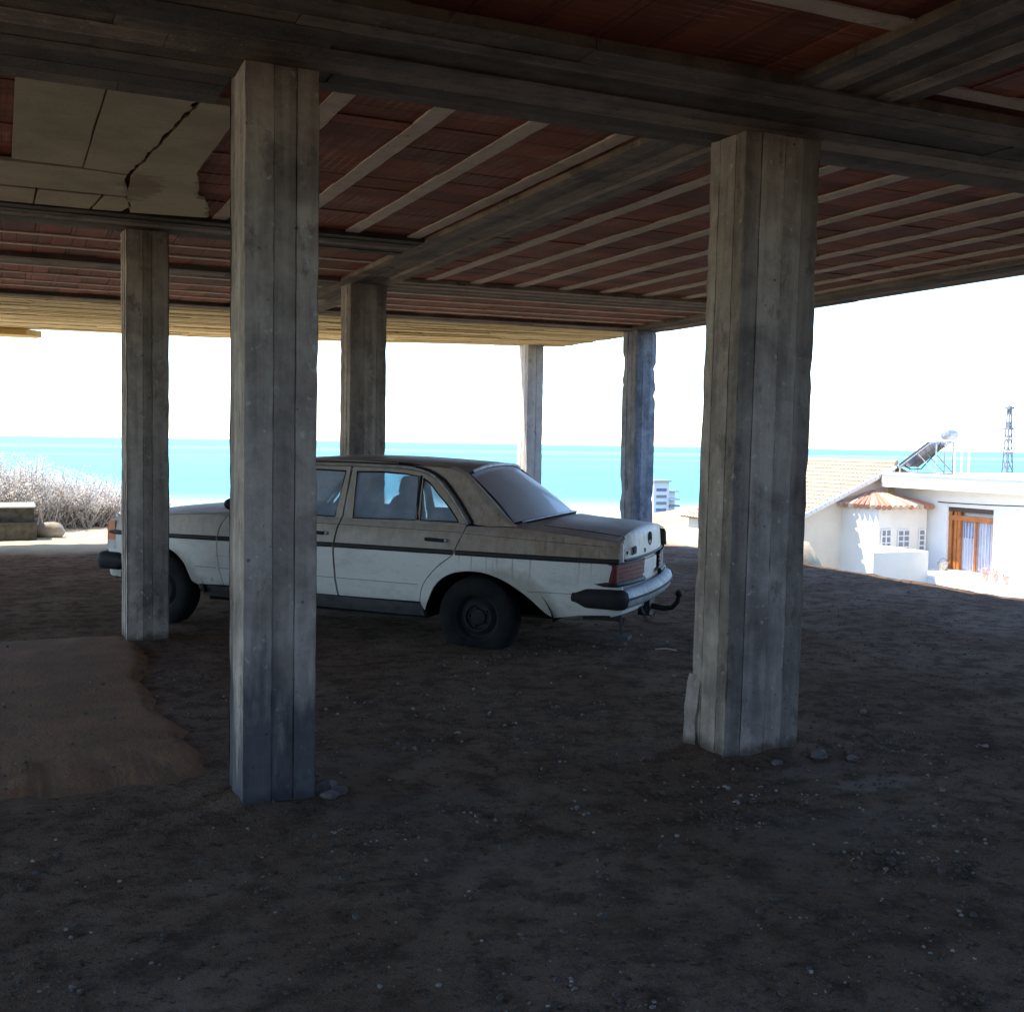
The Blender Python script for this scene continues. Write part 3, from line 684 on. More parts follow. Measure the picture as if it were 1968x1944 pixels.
body = MB()
xr = [-1.075+i*.06 for i in range(100)]
for s in (1, -1):
    # rear wing with C pillar
    top = [(x, zfen(x)) for x in (-.30, -.45, -.6, -.75, -.9, -1.0, -1.06)]
    tail = [(-1.072, .80), (-1.078, .70), (-1.078, .69), (-1.018, .688), (-1.000, .62), (-.985, .545), (-1.0, .520), (-1.075, .515), (-1.085, .45), (-1.08, .33), (-1.03, .305)]
    poly = list(reversed(SHUT_C))+top+tail+[(-.95, .306), (-.772, .294)]+list(reversed(REAR_ARCH))
    panel(body, off(poly, .003), side=s)
    cp = [p for p in reversed(DRIP) if p[0] < 1.0]
    cpil = [(p[0]-.012, p[1]+.004) for p in cp]+[(.75, 1.312), (.50, 1.306), (.32, 1.296), (.20, 1.268), (.155, 1.232), (.104, 1.162), (-.01, 1.057), (-.15, .948), (-.225, .905), (-.28, .8985), (-.05, .8905)]
    panel(body, cpil, side=s, flange=.03)
    # front wing
    ft = [(x, zfen(x)) for x in (2.06, 2.3, 2.5, 2.69, 2.85, 3.0, 3.157, 3.23, 3.268)]
    poly = list(reversed(SHUT_A))[:-1]+ft+[(3.272, .742), (3.262, .66), (3.255, .545), (3.30, .52), (3.315, .40), (3.30, .30), (3.14, .295)]+list(reversed(FRONT_ARCH))[:-1]+[(2.36, .30)]
    panel(body, off(poly, .003), side=s)
    # A pillar and the roof edge over the doors
    panel(body, [(2.06, .884), (1.925, 1.045), (1.82, 1.16), (1.715, 1.25), (1.66, 1.283), (1.69, 1.30), (1.79, 1.222), (1.90, 1.11), (2.0, .99), (2.10, .884)], side=s, flange=.03)
    panel(body, [(.74, 1.300), (1.118, 1.302), (1.40, 1.299), (1.60, 1.290), (1.69, 1.30), (1.60, 1.318), (1.118, 1.330), (.74, 1.322)], side=s, flange=.01)
# the C pillar turned in towards the rear window
def rs_edge(v): return (lerp(-.230, .183, v)-.03*sin(pi*v)*.7, lerp(.735, .605, v), lerp(.905, 1.253, v))
for s in (1, -1):
    outer = [(-.28, .8985), (-.225, .905), (-.15, .948), (-.01, 1.057), (.104, 1.162), (.155, 1.232), (.20, 1.268), (.32, 1.296)]
    vs = []; n = len(outer)
    for k, (x, z) in enumerate(outer):
        a = Vector((x, ys(x, z), z)); vv_ = interp(z, [.90, .948, 1.057, 1.162, 1.232, 1.27, 1.296], [0, .13, .43, .72, .92, 1.0, 1.0])
        b = Vector(rs_edge(vv_)); b.x -= .012
        if k == n-1: b = Vector((.30, .56, 1.31))
        for j in range(5):
            t = j/4; p_ = a.lerp(b, t); p_ += Vector((-.018, .012, .012))*sin(pi*t); vs.append((p_.x, s*p_.y, p_.z))
    body.add(vs, [(k*5+j, (k+1)*5+j, (k+1)*5+j+1, k*5+j+1) for k in range(n-1) for j in range(4)])
# roof skin
def roof(u, v):
    x = lerp(.175, 1.72, u); y0 = ys(x, 1.30)-.012; yy = lerp(-1, 1, v)
    ze = interp(x, [.175, .32, .75, 1.118, 1.6, 1.72], [1.255, 1.288, 1.312, 1.316, 1.303, 1.292])
    zc = interp(x, [.13, .3, .6, .9, 1.2, 1.4, 1.6, 1.75], [1.318, 1.342, 1.356, 1.364, 1.364, 1.357, 1.338, 1.308])
    x -= (.055*(1-abs(yy)**2)) * smooth_t(.5, .175, x); x += .06*(1-abs(yy)**2)*smooth_t(1.4, 1.72, x)
    y = y0*math.copysign(abs(yy)**.85, yy)
    return (x, y, ze+(zc-ze)*(1-abs(yy)**3.4))
body.grid(roof, 26, 30)
# shoulders: rear deck sides, fender tops, cowl
def deck(x, y, zc, pw=2.6):
    e = ys(x, zfen(x)); t = min(1, abs(y)/e); return zfen(x)+(zc-zfen(x))*(1-t**pw)
zboot = lambda x: interp(x, [-1.10, -1.05, -.85, -.548, -.40, -.28], [.880, .902, .918, .934, .952, .962])
zbon = lambda x: interp(x, [2.0, 2.25, 2.6, 2.9, 3.1, 3.2, 3.27], [.935, .928, .905, .872, .842, .822, .79])
for s in (1, -1):
    def sh(u, v):
        x = lerp(-1.058, -.26, u); e = ys(x, zfen(x)); y = lerp(.657, e, v); return (x, s*y, deck(x, y, zboot(x)))
    body.grid(sh, 14, 8)
    def fh(u, v):
        x = lerp(2.04, 3.268, u); e = ys(x, zfen(x)); y = lerp(.66, e, v); return (x, s*y, deck(x, y, zbon(x)))
    body.grid(fh, 18, 8)
body.grid(lambda u, v: (lerp(2.0, 2.21, u)+.0, lerp(-.66, .66, v), deck(2.1, lerp(-.66, .66, v), lerp(.938, .93, u))-.004), 3, 12)
body.grid(lambda u, v: (lerp(-.44, -.245, u), lerp(-.66, .66, v), deck(-.35, lerp(-.66, .66, v), lerp(.945, .957, u))-.004), 3, 12)
# tail face below the boot lid, front face
def xr_(y, z): return -1.098+.085*(abs(y)/.80)**2.6+.02*max(0, z-.70)/.2
def tailf(z0, z1, y0, y1):
    def f(u, v):
        y = lerp(y0, y1, u); z = lerp(z0, z1, v); return (xr_(y, z)+.012, y, z)
    body.grid(f, 18, 5)
tailf(.30, .69, -.80, .80)
for s in (1, -1):
    body.grid(lambda u, v: (xr_(s*lerp(.655, .800, u), lerp(.69, .83, v))+.002, s*lerp(.655, .800, u), lerp(.69, lerp(.868, .832, u), v)), 5, 6)
def frontf(u, v):
    y = lerp(-.78, .78, u); z = lerp(.28, .775, v); return (3.285-.07*(abs(y)/.78)**2.6-.012*smooth_t(.6, .78, z)*2, y, z)
body.grid(frontf, 20, 8)
ob = cpart(body, 'body', 'paint', smooth=32)

under = MB()
under.box((-1.0, -.66, .285), (-.42, .66, .60)); under.box((.42, -.74, .17), (2.33, .74, .30)); under.box((2.38, -.55, .31), (3.2, .55, .66))
under.box((-.42, -.50, .24), (.42, .50, .70)); under.box((-1.0, -.72, .60), (-.25, .72, .82)); under.box((.42, .70, .30), (2.1, .795, .80)); under.box((.42, -.795, .30), (2.1, -.70, .80))
for cx in (0, 2.755):
    for s in (1, -1):     # arch liners
        n = 20; vs = []
        for k in range(n+1):
            a = (.55 if cx else .12)+(pi-(.67 if cx else .24))*k/n; px = cx-.1*(cx == 0)-.03*(cx > 0)+ (.43 if cx else .49)*cos(a)*(1 if cx else 1.02); pz = .19+.395*sin(a)
            vs += [(px, s*.50, pz), (px, s*.862, pz)]
        under.add(vs, [(2*k, 2*k+2, 2*k+3, 2*k+1) for k in range(n)])
        under.box((cx-.42, min(s*.48, s*.50), .22), (cx+.40, max(s*.48, s*.50), .6))
cpart(under, 'underbody', 'under', smooth=None)

sills = MB()
for s in (1, -1): panel(sills, [(.425, .292), (.425, .196), (.6, .192), (1.3, .198), (2.0, .203), (2.35, .207), (2.35, .294), (1.3, .297)], side=s, yf=lambda x, z: ys(x, z)-.012, flange=.05)
cpart(sills, 'sill', 'sill')

# doors
WIN_R = [(1.070, 1.246), (.87, 1.252), (.66, 1.244), (.545, 1.230), (.515, .904), (1.035, .893)]
QUART = crv([(.508, 1.218), (.440, 1.178), (.368, 1.108), (.278, 1.03), (.206, .956), (.166, .905)], 3)+[(.482, .904)]
WIN_F = [(1.160, 1.246), (1.184, .895), (1.955, .905), (1.86, 1.03), (1.75, 1.145), (1.66, 1.215), (1.60, 1.238), (1.40, 1.25)]
dr_out = list(reversed([p for p in DRIP if .09 < p[0] < 1.116]))       # from the foot of the C curve up and forward
def thin(poly): return [p for i, p in enumerate(poly) if i == 0 or (Vector(p)-Vector(poly[i-1])).length > .004]
rdoor = thin([(p[0]+.006, p[1]-.012) for p in dr_out]+[(1.112, 1.283)]+[(p[0]-.004, p[1]) for p in SHUT_B[1:]]+list(reversed(SHUT_C)))
df_top = [p for p in DRIP if p[0] > 1.122]
fdoor = thin([(2.045, .885)]+[(p[0]-.004, p[1]-.012) for p in df_top]+[(1.126, 1.283)]+[(p[0]+.004, p[1]) for p in SHUT_B[1:]]+list(reversed(SHUT_A)))
def add_door(poly, holes, hx, s, front):
    d = MB(); panel(d, off(poly, .0035), holes, side=s)
    if front: label = None
    o = cpart(d, 'door', 'paint')
    # glass
    for hole in holes:
        gq = MB(); panel(gq, off(hole, -.004), side=s, yf=lambda x, z: ys(x, z)-.016, flange=0); cpart(gq, 'window', 'glass' if s > 0 else 'glass_clear', o)
    # rubber seals round each pane
    sl_ = MB()
    for hole in holes:
        pts = [(x, s*(ys(x, z)-.004), z) for x, z in off(hole, .002)]; sl_.tube(pts+[pts[0]], .0065, 5, False)
    if not front: sl_.tube([(x, s*(ys(x, z)-.006), z) for x, z in ((.527, 1.232), (.52, 1.05), (.499, .905))], .013, 6)
    cpart(sl_, 'window_seal', 'seal', o)
    # strip under the panes
    x0, x1 = (.11, 1.115) if not front else (1.13, 2.02)
    b = MB(); b.tube([(lerp(x0, x1, k/12), s*(ys(lerp(x0, x1, k/12), .888)+.002), .8875+.004*(1-k/12)*(not front)) for k in range(13)], .007, 6); cpart(b, 'waist_strip', 'dustchrome', o)
    # handle: dark pull bar with a bright lock button
    h = MB(); zh = .775; yb = ys(hx, zh)
    h.tube([(hx+.095, s*(yb+.002), zh+.004), (hx+.085, s*(yb+.022), zh+.004), (hx-.05, s*(yb+.024), zh), (hx-.058, s*(yb+.002), zh)], [.010, .0135, .0135, .012], 8)
    ho = cpart(h, 'handle', 'trimblack', o)
    k = MB(); k.lathe([(0, .026), (.011, .026), (.014, .018), (.014, -.004)], 12, 'y', (0, 0, 0)); k.v = [(hx-.072+a, s*(yb+b), zh+c) for a, b, c in k.v]; cpart(k, 'lock_button', 'chrome', ho, fix=True)
    return o
for s in (1, -1):
    add_door(rdoor, [WIN_R, QUART], .305, s, False)
    add_door(fdoor, [WIN_F], 1.285, s, True)
    # rubbing strip along the side
    t = MB()
    for (a, b) in ((-1.05, .155), (.175, 1.142), (1.157, 2.165), (2.178, 3.255)):
        n = 16
        def rub(u, v):
            x = lerp(a, b, u); zc = interp(x, [-1.05, 1.2, 3.2], [.694, .690, .668]); ang = lerp(-pi/2, pi/2, v)
            return (x, s*(ys(x, zc)-.002+.014*cos(ang)), zc+.019*sin(ang))
        t.grid(rub, n, 6)
    cpart(t, 'rubbing_strip', 'trimblack')
    d = MB(); pts = [(x, s*(ys(x, z)+.004), z-.001) for x, z in DRIP]; d.tube(pts, .0115, 6); dro = cpart(d, 'drip_rail', 'dustchrome')
    d = MB(); d.tube([(x-.022-.010*(z < 1.2), s*(ys(x, z)+.001), z+.011) for x, z in DRIP if x < .62]+[(.055, s*(ys(.06, .9)), .893)], .0125, 6)
    d.tube([(x, s*(ys(x, z)+.001), z+.019) for x, z in DRIP if .5 < x < 1.6], .006, 6)
    dp = [(x, z) for x, z in DRIP]; vs_ = []
    for k_, (x, z) in enumerate(dp):
        a_ = Vector(dp[max(k_-1, 0)]); b_ = Vector(dp[min(k_+1, len(dp)-1)]); t_ = (b_-a_).normalized(); n_ = Vector((-t_.y, t_.x))
        for q_ in (-.035, .03): vs_.append((x+n_.x*q_, s*(ys(x, z)-.03), z+n_.y*q_))
    d.add(vs_, [(2*k_, 2*k_+1, 2*k_+3, 2*k_+2) for k_ in range(len(dp)-1)]); cpart(d, 'drip_rail_rubber', 'seal', dro)
    # crease lines: shade drawn as thin dark strips on the flank
    t = MB()
    for (a, b, z0, z1) in ((-1.0, .10, .795, .832), (.125, 1.12, .838, .846), (1.14, 2.09, .846, .842)):
        t.tube([(lerp(a, b, k/10), s*(ys(lerp(a, b, k/10), lerp(z0, z1, k/10))-.0005), lerp(z0, z1, k/10)) for k in range(11)], .0022, 4)
    for (a, b, z0, z1) in ((-.80, -.40, .452, .446), (.45, 1.12, .438, .442), (1.14, 2.15, .442, .446), (2.18, 2.38, .446, .446)):
        t.tube([(lerp(a, b, k/10), s*(ys(lerp(a, b, k/10), lerp(z0, z1, k/10))-.0005), lerp(z0, z1, k/10)) for k in range(11)], .0022, 4)
    cpart(t, 'crease_shade', 'sill')

# bonnet and boot lid
bn = MB(); bn.grid(lambda u, v: (lerp(2.215, 3.268, u), lerp(-.655, .655, v), deck(lerp(2.215, 3.268, u), lerp(-.655, .655, v), zbon(lerp(2.215, 3.268, u)))+.006*(1-abs(2*v-1)**4)), 18, 18)
bn.grid(lambda u, v: (3.269, lerp(-.655, .655, v), deck(3.268, lerp(-.655, .655, v), zbon(3.268))+.006*(1-abs(2*v-1)**4)-.03*u), 1, 18)
cpart(bn, 'bonnet', 'paint')
bt = MB()
def lidtop(u, v):
    x = lerp(-.445, -1.045, u); y = lerp(-.655, .655, v); z = deck(x, y, zboot(x))+.004
    return (x, y, z)
def lidback(u, v):
    y = lerp(-.655, .655, v); zt = deck(-1.045, y, zboot(-1.045))+.004; a = u
    zz = lerp(zt, .692, a); x = lerp(-1.045, xr_(y, zz)-.004, min(1, a*3.0)**.55)
    if a < .34: zz = zt-(zt-.692)*(a**1.25)
    return (x, y, zz)
bt.grid(lidtop, 14, 20); bt.grid(lidback, 16, 20)
lid = cpart(bt, 'boot_lid', 'paint', smooth=60)
lp = MB(); lp.tube([(xr_(y, .69)-.006, y, .692) for y in [-.655+.0655*k for k in range(21)]], .011, 6); cpart(lp, 'lid_strip', 'trimblack', lid)
def text_mesh(body_, size, name, mat, parent, loc, rot, ext=.004):
    cu = bpy.data.curves.new(name, 'FONT'); cu.body = body_; cu.size = size; cu.extrude = ext; cu.align_x = 'CENTER'
    t = bpy.data.objects.new(name, cu); C.objects.link(t); bpy.context.view_layer.update()
    me = bpy.data.meshes.new_from_object(t.evaluated_get(bpy.context.evaluated_depsgraph_get())); C.objects.unlink(t); bpy.data.objects.remove(t); me.name = name
    me.materials.clear(); o = link(name, me, mat, parent); o.location = loc; o.rotation_euler = rot; return o
# model number and small badge (rear face: text reads from behind the car)
zy = lambda y, z: xr_(y, z)-.008
text_mesh('200', .085, 'model_number', M['trimblack'], lid, (zy(.47, .73), .47, .722), (R(90), 0, R(-90)))
text_mesh('D', .05, 'badge', M['trimblack'], lid, (zy(.30, .72), .18, .712), (R(90), 0, R(-90)))
em = MB(); rr = .047; ce = Vector((zy(0, .80)+.003, 0, .805))
em.tube([(ce.x-.002, ce.y+rr*cos(2*pi*k/24), ce.z+rr*sin(2*pi*k/24)) for k in range(25)], .0065, 6, False)
for k in range(3):
    a = pi/2+k*2*pi/3; e = ce+Vector((-.002, rr*cos(a), rr*sin(a))); nrm = Vector((0, -sin(a), cos(a)))*.012
    em.add([ce+nrm, ce-nrm, e, ce+Vector((-.01, 0, 0))], [(0, 2, 3), (2, 1, 3), (0, 1, 2)])
cpart(em, 'star_emblem', 'trimblack', lid, smooth=None, fix=True)
lk = MB(); lk.lathe([(0, .012), (.011, .012), (.013, 0)], 10, 'y'); lk.v = [(zy(.62, .74)-b+.006, .60+a, .742+c) for a, b, c in lk.v]; cpart(lk, 'lid_lock', 'trimblack', lid, fix=True)

# screens
rs = MB()
def rscreen(u, v, inset=0.0):
    yy = lerp(-1, 1, u)*(1-inset); vv = lerp(inset, 1-inset, v); ay = abs(yy)
    xb = -.415+.185*ay**2.6; zb = .957-.052*ay**2.6; xt = .128+.055*ay**2.6; zt = 1.315-.062*ay**3
    yb = .735; yt = .605
    z = lerp(zb, zt, vv); x = lerp(xb, xt, vv)+.03*sin(pi*vv)*-1*(1-.3*ay); y = lerp(yb, yt, vv)*yy
    return (x, y, z)
rs.grid(lambda u, v: rscreen(u, v, .015), 20, 14); rso = cpart(rs, 'rear_window', 'glass_rear', smooth=180)
fr_ = MB()
edge = [rscreen(k/24, 0) for k in range(25)]+[rscreen(1, k/10) for k in range(1, 11)]+[rscreen(1-k/24, 1) for k in range(1, 25)]+[rscreen(0, 1-k/10) for k in range(1, 10)]
fr_.tube([(x-.004, y, z+.004) for x, y, z in edge]+[(edge[0][0]-.004, edge[0][1], edge[0][2]+.004)], .015, 6, False); cpart(fr_, 'window_seal', 'seal', rso)
ct = MB(); ct.tube([(x-.012, y, z+.012) for x, y, z in [rscreen(k/24, 1) for k in range(1, 24)]], .0125, 6); ct.tube([(x-.014, y, z+.012) for x, y, z in [rscreen(k/24, 0) for k in range(1, 24)]], .007, 6); cpart(ct, 'chrome_surround', 'brighttrim', rso)
ws = MB()
def wscreen(u, v):
    yy = lerp(-1, 1, u); ay = abs(yy); xb = 2.21-.13*ay**2.4; xt = 1.775-.09*ay**2.2; zb = .94-.045*ay**2.4; zt = 1.300-.03*ay**2.4
    return (lerp(xb, xt, v)+.02*sin(pi*v), lerp(.70, .60, v)*yy, lerp(zb, zt, v))
ws.grid(wscreen, 18, 10); wso = cpart(ws, 'windscreen', 'glass', smooth=180)
e2 = [wscreen(k/18, 0) for k in range(19)]+[wscreen(1, k/8) for k in range(1, 9)]+[wscreen(1-k/18, 1) for k in range(1, 19)]+[wscreen(0, 1-k/8) for k in range(1, 8)]
f2 = MB(); f2.tube(e2+[e2[0]], .016, 6, False); cpart(f2, 'window_seal', 'seal', wso)

# bumpers: bright blade, black rubber ends that wrap onto the flanks
def bumper(name, rearb):
    sg = -1 if rearb else 1
    yw = .845
    def path(t):      # t -1..1 over the width including the wrapped ends
        a = abs(t)
        if rearb: xe, xc, ln = -1.095, -1.155, .31
        else: xe, xc, ln = 3.325, 3.365, .21
        if a < .72: return (xc+(xe-xc)*(a/.72)**2.2, yw*.93*(t/.72))
        k = (a-.72)/.28; ang = min(1, k/.35)*pi/2; sx = xe-sg*.055*(1-cos(ang)) - sg*max(0, k-.35)/.65*ln
        return (sx, math.copysign(yw*.93+.062*sin(ang), t))
    zc = .432 if rearb else .437
    prof = [(-.03, .066), (.0, .062), (.024, .045), (.030, .026), (.036, .012), (.036, -.008), (.030, -.024), (.026, -.05), (.004, -.070), (-.03, -.074)]
    def mk(t0, t1, n, grow=0.0):
        q = MB(); vs = []
        for k in range(n+1):
            t = lerp(t0, t1, k/n); x, y = path(t); x2, y2 = path(t+.002); d = Vector((x2-x, y2-y)).normalized(); nrm = Vector((d.y, -d.x))*(1 if rearb else -1)
            if nrm.dot(Vector((sg, 0)) if abs(t) < .8 else Vector((0, t))) < 0: nrm = -nrm
            end = 1-.55*smooth_t(.93, 1.0, abs(t))
            for (o_, h) in prof: vs.append((x+nrm.x*(o_+grow), y+nrm.y*(o_+grow), zc+h*end*(1+grow*4)+(.0)))
        m_ = len(prof); q.add(vs, [(k*m_+j, (k+1)*m_+j, (k+1)*m_+j+1, k*m_+j+1) for k in range(n) for j in range(m_-1)]+[tuple(range(m_)), tuple(range(n*m_, (n+1)*m_))])
        return q
    tb = .74 if rearb else .66
    o = cpart(mk(-tb, tb, 36), name, 'chrome', smooth=40, fix=True)
    for s in (-1, 1): cpart(mk(s*(tb-.005), s*1.0, 18, .006), 'bumper_end', 'rubber', o, smooth=50, fix=True)
    q = MB(); vs = []
    for k in range(31):
        t = lerp(-.74, .74, k/30); x, y = path(t)
        for (o_, h) in ((.034, .010), (.044, .006), (.044, -.006), (.034, -.010)): vs.append((x+sg*o_, y, zc+h))
    q.add(vs, [(k*4+j, (k+1)*4+j, (k+1)*4+j+1, k*4+j+1) for k in range(30) for j in range(3)]); cpart(q, 'bumper_strip', 'rubber', o, fix=True)
bumper('bumper', True); bumper('bumper', False)

# tail lamps: ribbed lens wrapped round the corner
for s in (1, -1):
    q = MB(); outline = []
    def lampxy(t):
        # t 0 inner edge on the tail face .. 1 front end on the flank
        if t < .68: y = lerp(.29, .775, t/.68); return (xr_(y, .60)-.020, y)
        k = (t-.68)/.32; a = min(1, k/.4)*pi/2
        return (xr_(.775, .6)-.020+.035*(1-cos(a))+max(0, k-.4)/.6*.085, .775+.048*sin(a))
    def lampf(u, v):
        x, y = lampxy(u); ins = .028*max(0, (u-.68)/.32)*2.0
        z0 = .535; z1 = .672
        z = lerp(z0, z1, v); tt = max(0, (u-.80)/.20)
        z = lerp(z, z0+(z-z0)*.86, tt)
        x -= (0.0 if int(v*8.999) % 2 else .007)*smooth_t(.68, .60, u)
        if tt: x += .055*tt*(1-v)
        return (x, s*y, z)
    q.grid(lampf, 24, 36); lo_ = cpart(q, 'tail_light', 'redlens', smooth=30, fix=True)
    bz = MB(); pts = [lampf(k/24, 0) for k in range(25)]; bz.tube([(x, y, z-.004) for x, y, z in pts], .019, 6); bz.tube([(x, y, z+.006) for x, y, z in [lampf(k/24, 1) for k in range(25)]], .007, 6); cpart(bz, 'lamp_bezel', 'trimblack', lo_)
    # headlight with amber corner
    h = MB(); h.grid(lambda u, v: (3.29-.012*u, s*lerp(.36, .66, u), lerp(.545, .74, v)), 4, 4)
    h.grid(lambda u, v: (3.29-.004, s*lerp(.36, .66, u), .545-.01*v), 4, 1); hl = cpart(h, 'headlight', 'clearlens', smooth=30)
    def wrap(u):
        if u < .45: return (3.296-.02*u, s*lerp(.665, .775, u/.45))
        k_ = (u-.45)/.55; x_ = lerp(3.287, 3.185, k_); return (x_, s*(ys(x_, .66)+.010*(1-k_*.7)+.012*(k_ < .1)))
    a_ = MB(); a_.grid(lambda u, v: (*wrap(u), lerp(.602, lerp(.742, .765, u), v)), 12, 5); cpart(a_, 'indicator', 'amber', hl, smooth=40, fix=True)
    a_ = MB(); a_.grid(lambda u, v: (*wrap(u), lerp(.532, .600, v)), 12, 3); cpart(a_, 'side_lamp', 'clearlens', hl, smooth=40, fix=True)
gr = MB(); gr.box((3.27, -.26, .53), (3.31, .26, .76))
for k in range(9): gr.box((3.31, -.25, .55+k*.022), (3.318, .25, .558+k*.022))
for k in range(-4, 5): gr.box((3.31, k*.055-.003, .545), (3.32, k*.055+.003, .75))
cpart(gr, 'grille', 'chrome', smooth=None)
np_ = MB(); np_.box((-1.106, -.22, .56), (-1.100, .22, .66)); o = cpart(np_, 'plate_panel', 'paint', smooth=None)

# wheels
def wheel(x, s, zc, flat):
    t = MB(); Ro = .305
    prof = [(.172, -.075), (.185, -.088), (.225, -.096), (.265, -.094), (.292, -.078), (.302, -.055), (.305, -.05), (.305, -.02), (.2995, -.018), (.2995, -.010), (.305, -.008), (.305, .018), (.2995, .020), (.2995, .030), (.305, .032), (.303, .055), (.292, .078), (.265, .094), (.225, .096), (.190, .089), (.172, .076)]
    t.lathe(prof, 56, 'y')
    gz = -zc - CZ0 + .012 + CPT*-x
    vs = []
    for (a, b, c) in t.v:
        if c < gz+.05:
            k = (gz+.05-c)/.05; b *= 1+.16*min(1.6, k)*(1 if flat else .3); c2 = max(c, gz+.004*random.random())
            a *= 1+.05*min(1, k) if flat else 1; c = c2
        vs.append((a+x, s*(b+.745), c+zc))
    t.v = vs; to = empty('wheel', (0, 0, 0)); to.parent = car
    cpart(t, 'tyre', 'tyre', to, smooth=45, fix=True)
    r = MB(); r.lathe([(.176, .082), (.170, .078), (.158, .060), (.150, .030), (.138, .022), (.120, .040), (.105, .052), (.092, .050), (.088, .030), (.062, .028), (.055, .044), (.03, .050), (0, .050)], 48, 'y')
    for k in range(5):
        a = 2*pi*k/5; q = MB(); q.lathe([(0, .046), (.009, .046), (.011, .026)], 8, 'y', (.073*cos(a), 0, .073*sin(a))); r.add(q.v, q.f)
    r.v = [(a+x, s*(b+.745), c+zc) for a, b, c in r.v]; cpart(r, 'rim', 'rim', to, smooth=35, fix=True)
wheel(0, 1, .218, True); wheel(0, -1, .235, True); wheel(2.755, 1, .225, True); wheel(2.755, -1, .24, True)

# mirror, wiper nub, tow hook, exhaust, loose wires under the tail
mr = MB()
mr.grid(lambda u, v: (1.985+.065*cos(2*pi*u)*sin(pi*v)*(1.0), .955+.085*cos(pi*v)*-1, .962+.048*sin(2*pi*u)*sin(pi*v)**.6), 16, 10); mr.box((1.95, .80, .915), (2.0, .90, .945)); cpart(mr, 'wing_mirror', 'rubber', smooth=50)
an = MB(); an.tube([(2.12, .55, .90), (2.13, .55, .96), (2.128, .55, .99)], .004, 5); an.box((2.11, .535, .986), (2.145, .565, .992)); cpart(an, 'aerial_stub', 'trimblack', smooth=None)
th = MB(); th.tube([(-.95, 0, .29), (-1.14, 0, .285), (-1.22, 0, .275), (-1.285, 0, .285), (-1.325, 0, .33), (-1.335, 0, .375)], [.026, .024, .022, .02, .019, .018], 10); th.blob((-1.335, 0, .395), .030, 2, 0); th.box((-1.13, -.09, .22), (-1.04, .09, .34)); cpart(th, 'tow_hook', 'trimblack', smooth=50)
ex = MB(); ex.tube([(-.70, .42, .23), (-.95, .42, .235), (-1.02, .42, .215)], .024, 10); ex.tube([(-1.0, .50, .30), (-1.005, .50, .20), (-1.01, .48, .13)], .010, 6); ex.box((-1.06, .36, .085), (-.96, .50, .115)); cpart(ex, 'exhaust', 'sill', smooth=40)
wi = MB()
for k in range(5):
    rr_ = random.Random(40+k); p0 = Vector((-1.13, .22+.06*k, .34)); pts = [p0]
    for j in range(6): pts.append(pts[-1]+Vector((rr_.uniform(-.025, .015), rr_.uniform(-.03, .03), rr_.uniform(-.045, .008))))
    wi.tube(pts, .0035, 5)
cpart(wi, 'loose_wire', 'trimblack', smooth=None)

# cabin
cab = MB()
cab.box((.0, -.62, .40), (.42, .62, .60))
def cushion(mb, c, half, tilt=0, n=10):
    def f(u, v):
        a = 2*pi*u; b = lerp(-pi/2, pi/2, v); sp = lambda w_: math.copysign(abs(w_)**.45, w_)
        p = Vector((half[0]*sp(cos(a))*abs(cos(b))**.45, half[1]*sp(sin(a))*abs(cos(b))**.45, half[2]*sp(sin(b))))
        p = Vector((p.x*cos(tilt)+p.z*sin(tilt)*-1, p.y, p.x*sin(tilt)+p.z*cos(tilt))); return tuple(p+Vector(c))
    mb.grid(f, 20, n)
se = MB(); cushion(se, (.50, 0, .50), (.24, .60, .09)); cushion(se, (.20, 0, .76), (.075, .60, .19), .25); se.box((-.25, -.6, .86), (.10, .6, .885))
ro = cpart(se, 'rear_seat', 'seat', smooth=60)
for y in (-.33, .33):
    h = MB(); cushion(h, (.13, y, 1.0), (.045, .13, .07), .2); cpart(h, 'headrest', 'seat', ro, smooth=60)
for y in (-.36, .36):
    q = MB(); cushion(q, (1.42, y, .46), (.25, .24, .09)); cushion(q, (1.16, y, .76), (.07, .24, .27), .2); qo = cpart(q, 'front_seat', 'seat', smooth=60)
    h = MB(); cushion(h, (1.085, y, 1.10), (.05, .14, .085), .2); h.tube([(1.10, y-.05, .98), (1.09, y-.05, 1.06)], .007, 6); h.tube([(1.10, y+.05, .98), (1.09, y+.05, 1.06)], .007, 6); cpart(h, 'headrest', 'seat', qo, smooth=60)
da = MB(); cushion(da, (1.96, 0, .84), (.14, .66, .08)); cpart(da, 'dashboard', 'dash', smooth=60)
sw = MB(); cs_ = Vector((1.70, .36, .90)); ax = Vector((-.85, 0, .5)).normalized(); uu = Vector((0, 1, 0)); vv = ax.cross(uu)
sw.tube([cs_+uu*.185*cos(2*pi*k/28)+vv*.185*sin(2*pi*k/28) for k in range(29)], .014, 7, False)
for a in (0, pi, -pi/2): sw.tube([cs_, cs_+uu*.18*cos(a)+vv*.18*sin(a)], .016, 6)
sw.tube([cs_, cs_-ax*.25], .03, 8); cpart(sw, 'steering_wheel', 'dash', smooth=60)

